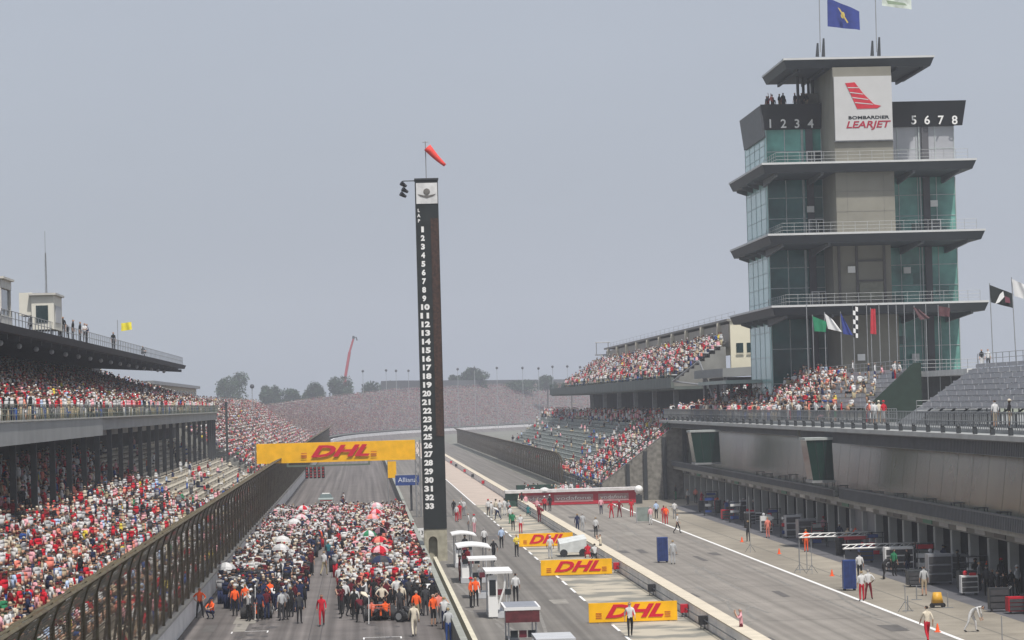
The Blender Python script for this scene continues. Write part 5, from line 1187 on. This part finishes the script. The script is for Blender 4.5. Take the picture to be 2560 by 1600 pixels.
for px,py,sh,lg,kd in ((2468,1490,'charcoal','black','stand'),(2482,1500,'black','black','fold'),(2497,1505,'charcoal','charcoal','stand'),(2512,1512,'black','black','hips'),(2530,1500,'black','charcoal','stand'),(2450,1478,'grey','black','stand'),(2440,1470,'black','black','fold'),(2475,1462,'orange','black','stand'),(2505,1470,'black','black','stand'),(2545,1490,'white','black','stand'),
   (2236,1440,'green','black','stand'),(2210,1448,'black','black','bend'),(2150,1450,'white','black','stand'),(2270,1440,'black','navy','stand'),(2180,1392,'white','charcoal','stand'),(2120,1375,'tan','maroon','stand'),(2140,1372,'orange','maroon','stand'),(2100,1365,'navy','black','stand'),(2060,1345,'pink','black','stand'),(2290,1420,'charcoal','black','stand'),(2360,1430,'navy','black','stand'),(2395,1445,'black','black','fold'),
   (1960,1310,'navy','navy','stand'),(1945,1300,'black','navy','stand'),(1975,1305,'black','black','fold'),(1990,1318,'charcoal','black','stand'),(1915,1290,'navy','black','stand'),(1900,1285,'black','black','stand'),(1935,1292,'red','navy','stand'),(1925,1318,'red','black','stand'),(1885,1295,'charcoal','black','stand'),(1850,1275,'black','black','stand'),(1835,1270,'navy','navy','stand'),(1860,1290,'white','black','stand'),(1800,1268,'green','black','stand'),(1780,1262,'black','black','stand'),(1755,1268,'red','red','hips'),(1740,1258,'salmon','black','stand'),(1790,1275,'orange','red','bend'),(1820,1285,'maroon','black','bend'),(1690,1250,'black','green','stand'),(1720,1262,'white','charcoal','stand'),
   (1221,1290,'white','black','stand'),(1229,1296,'white','pale grey','stand'),(1240,1290,'cream','grey','stand'),(1250,1292,'white','grey','fold'),(1262,1288,'white','white','stand'),(1272,1292,'pale grey','black','stand'),(1245,1300,'white','navy','bend'),(1276,1310,'white','green','stand'),(1305,1271,'black','black','stand'),(1375,1278,'black','black','stand'),(1320,1290,'teal','teal','crouch'),(1349,1306,'dark red','dark red','stand'),(1343,1288,'pink','dark red','stand'),(1358,1300,'maroon','dark red','bend'),(1362,1282,'red','black','stand'),(1315,1276,'pink','pale grey','stand'),
   (1163,1395,'black','black','stand'),(1170,1430,'dark red','black','stand'),(1158,1445,'maroon','black','stand'),(1150,1455,'dark red','dark red','stand'),(1178,1520,'orange','black','stand'),(1190,1517,'orange','black','stand'),(1150,1300,'red','red','stand'),(1142,1305,'white','red','stand'),(1160,1290,'white','grey','up'),(1135,1290,'black','black','stand'),(1172,1330,'white','grey','stand'),(1186,1334,'white','pink','stand'),(1200,1480,'grey','black','stand'),(1164,1418,'navy','black','stand')):
    w_='by the nearest right garages' if px>2400 else 'before the right hand garages' if px>2090 else 'before the middle garages' if px>1830 else 'at the far garages' if px>1680 else 'left of the red wall' if px>1215 else 'by the timing stands'
    P(px,py,kd,random.uniform(120,240) if px>1215 else random.uniform(60,300),sh,lg,'@'+w_,longs=sh in('black','navy','charcoal'),cap=random.choice((None,None,'white','black','red')))
# people on the roofs and terraces
def PT(px,py,D,kind,rz,shirt,legs,label,z=None,**k):
    q=A(px,py,D); 
    if z is not None: q.z=z
    return person(tuple(q),kind,R(rz),shirt,legs,label,**k)
PT(2455,925,255,'stand',20,'black','white','man in a black shirt and white trousers on the white ledge right of the pagoda',z=13.95)
PT(2471,925,255,'stand',-10,'white','black','person in white and black beside the man on the white ledge right of the pagoda',z=13.95)
MB().box(55.2,61.5,253,273.9,13.4,13.94).build('ledge_walk',mat('podium_white',(.6,.6,.58)),PG)
for k,(px,D,sh,lg,kd) in enumerate(((2050,262,'white','red','stand'),(2180,213,'salmon','white','hips'),(2194,210,'white','white','stand'),(2212,216,'cream','tan','stand'),(2230,219,'white','black','stand'),(2258,214,'red','white','stand'),(2266,221,'white','red','stand'),(2290,220,'navy','blue','stand'),(2080,250,'salmon','tan','stand'),(2098,246,'white','black','fold'),(2120,240,'cream','khaki','stand'),(2130,236,'white','green','hips'),(2145,233,'red','grey','stand'),(2020,262,'white','white','stand'),(2055,256,'white','blue','stand'),(1990,270,'pale blue','navy','stand'),(1945,280,'cream','pink','stand'),(1920,284,'white','navy','stand'),(1965,274,'white','grey','stand'),(2548,172,'black','tan','stand'),(2540,176,'white','tan','stand'),(1870,290,'green','white','stand'),(1850,294,'salmon','khaki','stand'),(1828,298,'red','tan','stand'),(1905,286,'yellow','navy','stand'),(2105,243,'black','pink','sit'))):
    X=min(40.1,max(36.9,(px-905)*D/7000)); person((X,D,9.56),kd,R(random.uniform(60,200)),sh,lg,'@on the pit roof walkway',cap=random.choice((None,'white','cream','red')),short=random.random()<.5)
for k,(x,y,z,sh,lg) in enumerate(((43.6,229,12.4,'white','red'),(44.1,241,12.8,'navy','tan'),(43.8,238,12.6,'white','blue'),(42.9,246,12.0,'tan','khaki'),(42.7,254,11.8,'maroon','black'),(42.2,259,11.5,'black','black'),(41.9,262,11.2,'white','black'),(44.5,252,13.2,'white','grey'))):
    i=round((x-40.4)/4.6*8); person((40.4+.575*i+.1,y,10.46+.3875*i),'stand',R(80),sh,lg,'@in the roof bleachers',cap=random.choice((None,'white')))
for k in range(14):
    x=random.uniform(42.4,46.6); person((x,random.uniform(284.6,290),41.2+.02),'stand' if k%3 else 'up',R(random.uniform(-60,60)),random.choice(('black','black','red','charcoal','salmon','black')),random.choice(('black','black','khaki')),'@on the pagoda top terrace')
for px,D,sh,kd in ((82,226,'white','stand'),(92,227,'tan','hips'),(190,232,'black','stand'),(198,236,'grey','bend'),(208,240,'black','stand'),(220,246,'black','stand'),(226,250,'white','fold'),(232,252,'navy','stand'),(284,280,'black','stand'),(180,229,'grey','stand'),(355,318,'black','crouch'),(20,191,'white','sit')):
    X=(px-905+8)*D/7000; X=min(X,-24.4); z=18.3
    person((X,D,18.28),kd,R(random.uniform(-60,90)),sh,'black','@on the covered stand roof',cap=None)
# --- grid crowd: nearest ones one by one
def incar(x,y): return any(abs(x-cx)<1.05 and -.3<y-cy<4.9 for cx,cy in CARS)
grid=[]
y=159.5
while y<302:
    dens=.8*(.62+.38*math.sin(y*.55)*math.sin(y*.21+1))
    for (x0,x1) in ((-9.4,-3.9 if y<235 else -3.2),(-1.55 if y<235 else -2.2,4.05)):
        if x0<-5:
            fr=max(x0,-9.4+max(0,(176-y))*.15)
        else: fr=x0
        x=fr+random.uniform(0,.5)
        while x<x1:
            if random.random()<dens and not incar(x,y): grid.append((x+random.uniform(-.15,.15),y+random.uniform(-.3,.3)))
            x+=random.uniform(.5,.85)
    y+=1.0
for k in range(26): grid.append((random.uniform(-2.9,-1.9),random.uniform(185,340)))
grid.sort(key=lambda q:q[1])
def gcol(x,y):
    left=x<-2.4
    if left and y<190: return random.choice(('black','black','navy','charcoal','black','grey','white','navy','maroon','pale grey','navy')),random.choice(('black','black','navy','charcoal'))
    if left and y<235: return random.choice(('black','black','navy','charcoal','white','white','pale grey','black','navy','white','maroon','white','cream','grey','charcoal')),random.choice(('black','black','navy','charcoal','grey'))
    if left: return random.choice(('white','pink','white','pink','pale grey','white','charcoal','navy','pale grey')),random.choice(('black','red','charcoal','navy','grey'))
    if y<175: return random.choice(('black','charcoal','black','maroon','white','cream','navy')),random.choice(('black','black','charcoal'))
    return random.choice(('white','white','cream','pink','white','red','salmon','pale grey','navy','white','maroon','cream','pale grey')),random.choice(('red','black','charcoal','navy','dark red','khaki'))
NIND=max(0,292-len(PEOPLE)-24)
for x,y in grid[:NIND]:
    s_,l_=gcol(x,y); near=min(CARS,key=lambda c:abs(c[0]-x)*3+abs(c[1]+2-y)); 
    side='left' if x<-2.4 else 'right'; row=['one','two','three','four','five','six','seven','eight','nine','ten'][CARS.index(near)//2]
    person((x,y,0),random.choice(('stand','fold','hips','stand','photo','walk','stand','bend')),random.uniform(0,6.28) if random.random()<.5 else R(180),s_,l_,'@by the %s row %s car'%(side,row),cap=random.choice((None,None,'white','cream','navy','black')),longs=s_ in('black','navy'),group='people crowding the starting grid')
# a few nearest spectators behind the fence
for k in range(24):
    y=random.uniform(88,150); s_=random.choice(('white','red','salmon','cream','tan','grey','blue','black','pink'))
    person((random.uniform(-13.2,-11.0),y,.5),random.choice(('stand','hips','fold','walk','photo')),R(random.uniform(30,150)),s_,random.choice(('khaki','tan','navy','grey','white')),'@behind the tall fence',cap=random.choice((None,'white','red','cream')),short=random.random()<.6,group='spectators walking behind the fence')
# labels: look first, then order from the camera where looks repeat
from collections import defaultdict
gr=defaultdict(list)
for (o,s_,l_,cap,short,kind) in PEOPLE:
    if o['label'].startswith('@'):
        act={'stand':'standing','fold':'folding arms','hips':'hands on hips','walk':'walking','photo':'holding camera up','up':'arm raised','bend':'stooping','crouch':'crouching','sit':'sitting'}[kind]
        look='person %s in %s and %s'%(act,s_,l_+(' shorts' if short else ''))+(', %s cap'%cap if cap else '')
        gr[(look,o['label'][1:])].append(o)
nums='first second third fourth fifth sixth seventh eighth ninth tenth eleventh twelfth'.split()
for (look,pl),L in gr.items():
    L.sort(key=lambda o:o['_d'])
    for i,o in enumerate(L):
        o['label']=look+' '+pl+('' if len(L)==1 else ', %s nearest'%nums[min(i,11)])
        if len(o['label'].split())>16: o['label']=o['label'].replace('holding camera up','filming').replace('hands on hips','arms akimbo').replace('folding arms','waiting').replace('person ','')
        if 'group' not in o: o['group']='people '+pl
for (o,*_) in PEOPLE: del o['_d']
# ---------------------------------------------------------------- umbrellas over the cars
def umbrella(px,py,D,c1,c2,lab,r_=.75,tilt=0.):
    q=A(px,py,D); z=max(2.1,min(2.9,q.z)); o=thing('umbrella',lab,'umbrella',(q.x,D,0),'umbrellas held over the grid')
    b=MB(); n=8; m=4; v=[(q.x,D,z+.02)]
    for i in range(1,m+1):
        t=i/m; 
        for j in range(n): a_=6.283*j/n; v.append((q.x+r_*math.sin(t*1.35)/math.sin(1.35)*math.cos(a_),D+r_*math.sin(t*1.35)/math.sin(1.35)*math.sin(a_),z-.42*(1-math.cos(t*1.35))/(1-math.cos(1.35))-(.05 if i==m and j%2 else 0)))
    f=[(0,1+j,1+(j+1)%n) for j in range(n)]+[(1+(i-1)*n+j,1+i*n+j,1+i*n+(j+1)%n,1+(i-1)*n+(j+1)%n) for i in range(1,m) for j in range(n)]
    b.add(v,f); b.m=[(j%2 if i==0 else (k-n)%n%2) for i,j,k in [(0,k,k) if k<n else (1,k,k) for k in range(len(f))]]
    b.build('canopy',[CM[c1],CM[c2]],o); b=MB(); b.tube([(q.x,D,1.0),(q.x,D,z+.1)],.015,5); b.build('shaft',dsteel,o)
for px,py,D,c1,c2,lab in ((705,1352,219,'white','white','white umbrella over the left column, nearer of the two side by side pair in depth'),(702,1388,206,'white','pale grey','white and grey umbrella nearest the camera over the left column'),(752,1289,262,'pink','white','pale pink umbrella in the far half of the left column'),(735,1305,252,'white','white','white umbrella just before the pale pink one in the left column'),(757,1266,286,'red','white','red and white umbrella at the far end of the left column'),
     (941,1264,288,'white','pink','pale umbrella at the far end of the right column'),(940,1283,270,'red','pink','red umbrella behind the pale pink ones of the right column'),(931,1300,258,'pink','salmon','pink umbrella in the far half of the right column'),(950,1372,213,'red','salmon','red umbrella in the middle of the right column'),(950,1408,199,'red','pink','nearest red and pink umbrella over the right column'),(950,1338,229,'black','pink','black and pink umbrella between the red ones of the right column'),(952,1445,186,'charcoal','navy','dark umbrella over the nearest car of the right column'),(922,1345,224,'white','green','white and green umbrella left of the black and pink one'),(1362,1264,322,'white','white','white umbrella before the left part of the red advertising wall'),(566,1452,183,'white','pale grey','pale umbrella at the left edge of the left column by the wall')):
    umbrella(px,py,D,c1,c2,lab,.66 if c1!='charcoal' else .8)
# small things in the near crowd
for px,py0,py1,lab in ((638,1465,1550,'thin white pole with a light head held behind the left car'),(922,1490,1560,'thin white pole standing behind the right car')):
    q=G(px,py1); t=A(px,py0,q.y); o=thing('marker_pole',lab,'pole',tuple(q)); b=MB(); b.tube([tuple(q),tuple(t)],.025,5); b.build('pole',white,o); b=MB(); b.ball(tuple(t),.06,n=8,m=5); b.build('head',white,o)
for i,(px,py) in enumerate(((1002,1556),(1018,1554),(1010,1545))):
    q=G(px,py); o=thing('loose_wheel','loose wide tyre behind the near right car, %s of three from left'%('first','third','second')[i],'wheel',tuple(q),'loose wheels at the right car')
    b=MB(); b.tube([(q.x-.1,q.y,.33),(q.x+.1,q.y+.25,.33)],.33,16); b.build('tyre',rub,o); b=MB(); b.tube([(q.x-.12,q.y-.03,.33),(q.x-.1,q.y,.33)],.19,12); b.build('rim',steel,o)
q=G(1075,1495); o=thing('flight_case','dark blue case with pale lettering patch leaning at the pit wall near the orange marshals','case',tuple(q))
MB().box(q.x-.35,q.x+.3,q.y,q.y+.9,.05,1.15).build('body',mat('case_blue',(.015,.02,.07),.4),o); MB().box(q.x-.2,q.x+.15,q.y-.02,q.y-.003,.6,.8).build('patch',lgrey,o)
q=G(1055,1348); o=thing('position_board','white board with a dark number on the pit wall left of the pylon','board',tuple(q)); qq=A(1052,1332,q.y)
MB().box(qq.x-.33,qq.x+.33,q.y,q.y+.05,qq.z-.42,qq.z+.42).build('panel',white,o); text('lettering','13',.5,black,o,(qq.x,q.y-.012,qq.z)); b=MB(); b.tube([(qq.x,q.y+.03,0),(qq.x,q.y+.03,qq.z)],.03,4); b.build('post',steel,o)
# ---------------------------------------------------------------- the rest of the crowd: one object
def boxv(x0,x1,y0,y1,z0,z1,tx=1.,ty=1.):
    cx,cy=(x0+x1)/2,(y0+y1)/2; hx,hy=(x1-x0)/2,(y1-y0)/2
    return [(cx-hx,cy-hy,z0),(cx+hx,cy-hy,z0),(cx+hx,cy+hy,z0),(cx-hx,cy+hy,z0),(cx-hx*tx,cy-hy*ty,z1),(cx+hx*tx,cy-hy*ty,z1),(cx+hx*tx,cy+hy*ty,z1),(cx-hx*tx,cy+hy*ty,z1)]
BF=[(3,2,1,0),(4,5,6,7),(0,1,5,4),(1,2,6,5),(2,3,7,6),(3,0,4,7)]
def templ(kind,lod):
    "figure facing -Y; zone 0 skin, 1 shirt, 2 legs, 3 hair or hat"
    V,F,Z=[],[],[]
    def add(v,z,f=BF): o=len(V); V.extend(v); F.extend([tuple(i+o for i in q) for q in f]); Z.extend([z]*len(v))
    zs=0 if kind=='stand' else -.42
    if lod>0:
        if kind=='stand': 
            if lod==2: add(boxv(-.17,-.02,-.08,.08,.0,.88,1.1),2); add(boxv(.02,.17,-.08,.08,.0,.88,1.1),2)
            else: add(boxv(-.15,.15,-.08,.08,0,.9,1.2),2)
        else: add(boxv(-.19,.19,-.5,.1,.42,.6),2); 
        if kind!='stand' and lod==2: add(boxv(-.17,.17,-.52,-.4,.05,.5),0)
    add(boxv(-.16,.16,-.1,.1,.86+zs,1.28+zs,1.25),1); 
    if lod>0: add(boxv(-.2,.2,-.1,.1,1.28+zs,1.48+zs,.55,.6),1)
    if lod==2:
        for s in (-1,1):
            add([(s*.2+x,y,z) for x,y,z in boxv(-.045,.045,-.05,.05,1.12+zs,1.44+zs)],1); add([(s*.22+x,y-.08,z) for x,y,z in boxv(-.035,.035,-.1,.05,.95+zs,1.13+zs)],0)
    hz=1.64+zs; r=.115
    add([(r*math.cos(a_),r*math.sin(a_),hz-.06) for a_ in (0,1.57,3.14,4.71)]+[(r*.9*math.cos(a_),r*.9*math.sin(a_),hz+.05) for a_ in (0,1.57,3.14,4.71)],0)
    add([(r*1.05*math.cos(a_),r*1.05*math.sin(a_),hz+.03) for a_ in (0,1.57,3.14,4.71)]+[(.05*math.cos(a_),.05*math.sin(a_),hz+.14) for a_ in (0,1.57,3.14,4.71)],3)
    return np.array(V),F,np.array(Z)
def col_list(names,wts): a_=np.array([C_[n] for n in names]); w2=np.array(wts,float); return a_,w2/w2.sum()
SH_N,SH_W=col_list(['white','red','pink','grey','black','navy','cream','salmon','pale grey','dark red','yellow','blue','pale blue','tan','green','khaki','charcoal'],[30,17,12,5,8,5,6,6,8,5,1.2,2,3,4,.6,2,4])
LG_N,LG_W=col_list(['khaki','tan','navy','grey','black','white','charcoal','blue','pale grey'],[5,5,4,4,4,2,3,4,2])
HT_N,HT_W=col_list(['white','black','red','charcoal','tan','navy','cream','maroon'],[5,9,1.5,6,3,2,2,3])
SKN=np.array([(.50,.30,.21),(.42,.25,.17),(.46,.28,.2),(.14,.08,.05)])
class Crowd:
    def __init__(s): s.b=[]
    def put(s,pos,rot,kind,lod,shirt=None,leg=None,dark=1.):
        s.b.append((np.array(pos),np.array(rot),kind,lod,shirt,leg))
    def build(s,name):
        AV,AL,AS,AC=[],[],[],[]; vo=0
        for pos,rot,kind,lod,shirt,leg in s.b:
            V,F,Z=templ(kind,lod); n=len(pos); nv=len(V)
            c,s_=np.cos(rot)[:,None],np.sin(rot)[:,None]; sc_=rng.normal(1,.05,(n,1)); lean=rng.normal(0,.06,(n,1))
            X=V[None,:,0]*sc_*rng.uniform(.9,1.2,(n,1)); Yv=V[None,:,1]*sc_+lean*V[None,:,2]; Zv=V[None,:,2]*sc_
            W=np.stack([X*c-Yv*s_+pos[:,0:1],X*s_+Yv*c+pos[:,1:2],Zv+pos[:,2:3]],-1).reshape(-1,3)
            sh=shirt if shirt is not None else SH_N[rng.choice(len(SH_N),n,p=SH_W)]
            lg=leg if leg is not None else LG_N[rng.choice(len(LG_N),n,p=LG_W)]; ht=HT_N[rng.choice(len(HT_N),n,p=HT_W)]; sk=SKN[rng.choice(4,n,p=[.4,.3,.24,.06])]
            pal=np.stack([sk,sh,lg,ht],1)*rng.uniform(.8,1.15,(n,1,1))
            colr=pal[:,Z,:].reshape(-1,3)
            lp=np.array([i for f in F for i in f]); 
            AL.append((lp[None,:]+(np.arange(n)*nv)[:,None]+vo).ravel()); AS.append(np.tile([len(f) for f in F],n)); AV.append(W); AC.append(colr); vo+=n*nv
        V=np.concatenate(AV); L=np.concatenate(AL); S=np.concatenate(AS); Cc=np.clip(np.concatenate(AC),0,1)
        me=bpy.data.meshes.new(name); me.vertices.add(len(V)); me.vertices.foreach_set('co',V.astype(np.float32).ravel())
        me.loops.add(len(L)); me.loops.foreach_set('vertex_index',L.astype(np.int32)); me.polygons.add(len(S))
        st=np.concatenate([[0],np.cumsum(S)[:-1]]); me.polygons.foreach_set('loop_start',st.astype(np.int32)); me.update(calc_edges=True)
        ca=me.color_attributes.new('Col','FLOAT_COLOR','POINT'); ca.data.foreach_set('color',np.concatenate([Cc,np.ones((len(Cc),1))],1).astype(np.float32).ravel())
        me.materials.append(attr_mat('crowd_clothes')); o=bpy.data.objects.new(name,me); col.objects.link(o); return o
cw=Crowd()
for (xf,zf,xb,zb,y0,y1,rows,dens,lod) in SURF:
    dx=(xb-xf)/rows; dz=(zb-zf)/rows; step=.56 if lod>0 else .75
    for lod_ in (2,1,0):
        pos=[[],[]]
        for i in range(rows):
            ys=np.arange(y0+.4,y1-.4,step); ys=ys+rng.uniform(-.12,.12,len(ys))
            for y in ys:
                L_=0 if lod==0 else (2 if y<185 or lod==2 else 1)
                if L_!=lod_: continue
                seg=dens(y,i,rows)
                g=.5+.5*math.sin(y*.31+i*1.7)*math.sin(y*.11+i*.6)
                if rng.random()<min(.98,seg*(.72+.5*g) if seg>.1 else seg): pos[0 if rng.random()<.72 else 1].append((xf+dx*(i+.62)+rng.uniform(-.08,.08),y,zf+dz*i+.03))
        for kk,ps in enumerate(pos):
            if ps:
                base=math.pi/2 if xf<0 else -math.pi/2   # face the track
                ps=np.array(ps); 
                if kk==1: ps[:,0]-=dx*.35
                cw.put(ps,base+rng.normal(0,.5,len(ps)),'sit' if kk==0 else 'stand',lod_)
# bowl
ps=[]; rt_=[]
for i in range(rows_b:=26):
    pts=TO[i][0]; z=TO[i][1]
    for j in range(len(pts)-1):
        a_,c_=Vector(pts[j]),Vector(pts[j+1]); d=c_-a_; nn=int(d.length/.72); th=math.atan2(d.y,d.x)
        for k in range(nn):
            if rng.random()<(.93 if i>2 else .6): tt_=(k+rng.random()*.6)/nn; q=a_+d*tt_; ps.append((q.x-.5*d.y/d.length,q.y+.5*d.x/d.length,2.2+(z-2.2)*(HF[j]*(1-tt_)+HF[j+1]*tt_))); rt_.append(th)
hazed_shirts=SH_N*.45+np.array([.068,.035,.055]); cw.put(ps,np.array(rt_),'sit',0,hazed_shirts[rng.choice(len(SH_N),len(ps),p=SH_W)])  # bowl shirts darkened and tinted mauve: distance haze put into the clothes colour
# people on the tower flank and in front of the shaded stand, leaning on the rails
ps=[(rng.uniform(-21.1,-20.95),y,11.6) for y in np.arange(100,404,1.3) if rng.random()<.6]; cw.put(ps,np.full(len(ps),math.pi/2),'stand',1)
ps=[(rng.uniform(38.6,45),rng.uniform(286,330),9.7) for _ in range(120)]; cw.put(ps,rng.uniform(0,6.28,len(ps)),'stand',1)
ps=[(rng.uniform(36.9,39.8),rng.uniform(262,338),9.56) for _ in range(150)]; cw.put(ps,rng.uniform(-2.5,-.5,len(ps)),'stand',2)
ps=[(rng.uniform(-13.2,-10.7),rng.uniform(150,300),.5) for _ in range(170)]; cw.put(ps,rng.uniform(0,3,len(ps)),'stand',1)
ps=[(rng.uniform(19,30),rng.uniform(333,352),0) for _ in range(50)]; cw.put(ps,rng.uniform(0,6,len(ps)),'stand',1)
rest=grid[NIND:]; sh=np.array([C_[gcol(x,y)[0]] for x,y in rest]); lg=np.array([C_[gcol(x,y)[1]] for x,y in rest])
cw.put([(x,y,0) for x,y in rest],rng.uniform(0,6.28,len(rest)),'stand',2,sh,lg)
co=cw.build('crowd'); co['kind']='stuff'; co['label']='dense crowd of spectators and team members filling the stands, terraces and the far grid'
# ---------------------------------------------------------------- haze
hz=MB().box(-420,520,-20,1650,-1.2,72).build('haze',bpy.data.materials.new('haze_air'),kind='stuff'); hz['label']='thin pale summer haze over the whole circuit'
m=hz.data.materials[0]; m.use_nodes=True; t=m.node_tree; t.nodes.clear(); out=t.nodes.new('ShaderNodeOutputMaterial'); pv=t.nodes.new('ShaderNodeVolumePrincipled')
pv.inputs['Color'].default_value=(.84,.88,1,1); pv.inputs['Density'].default_value=.00026; pv.inputs['Anisotropy'].default_value=.0; t.links.new(pv.outputs[0],out.inputs['Volume'])
# tidy the construction notes
for o in bpy.data.objects:
    if '_o' in o: del o['_o']
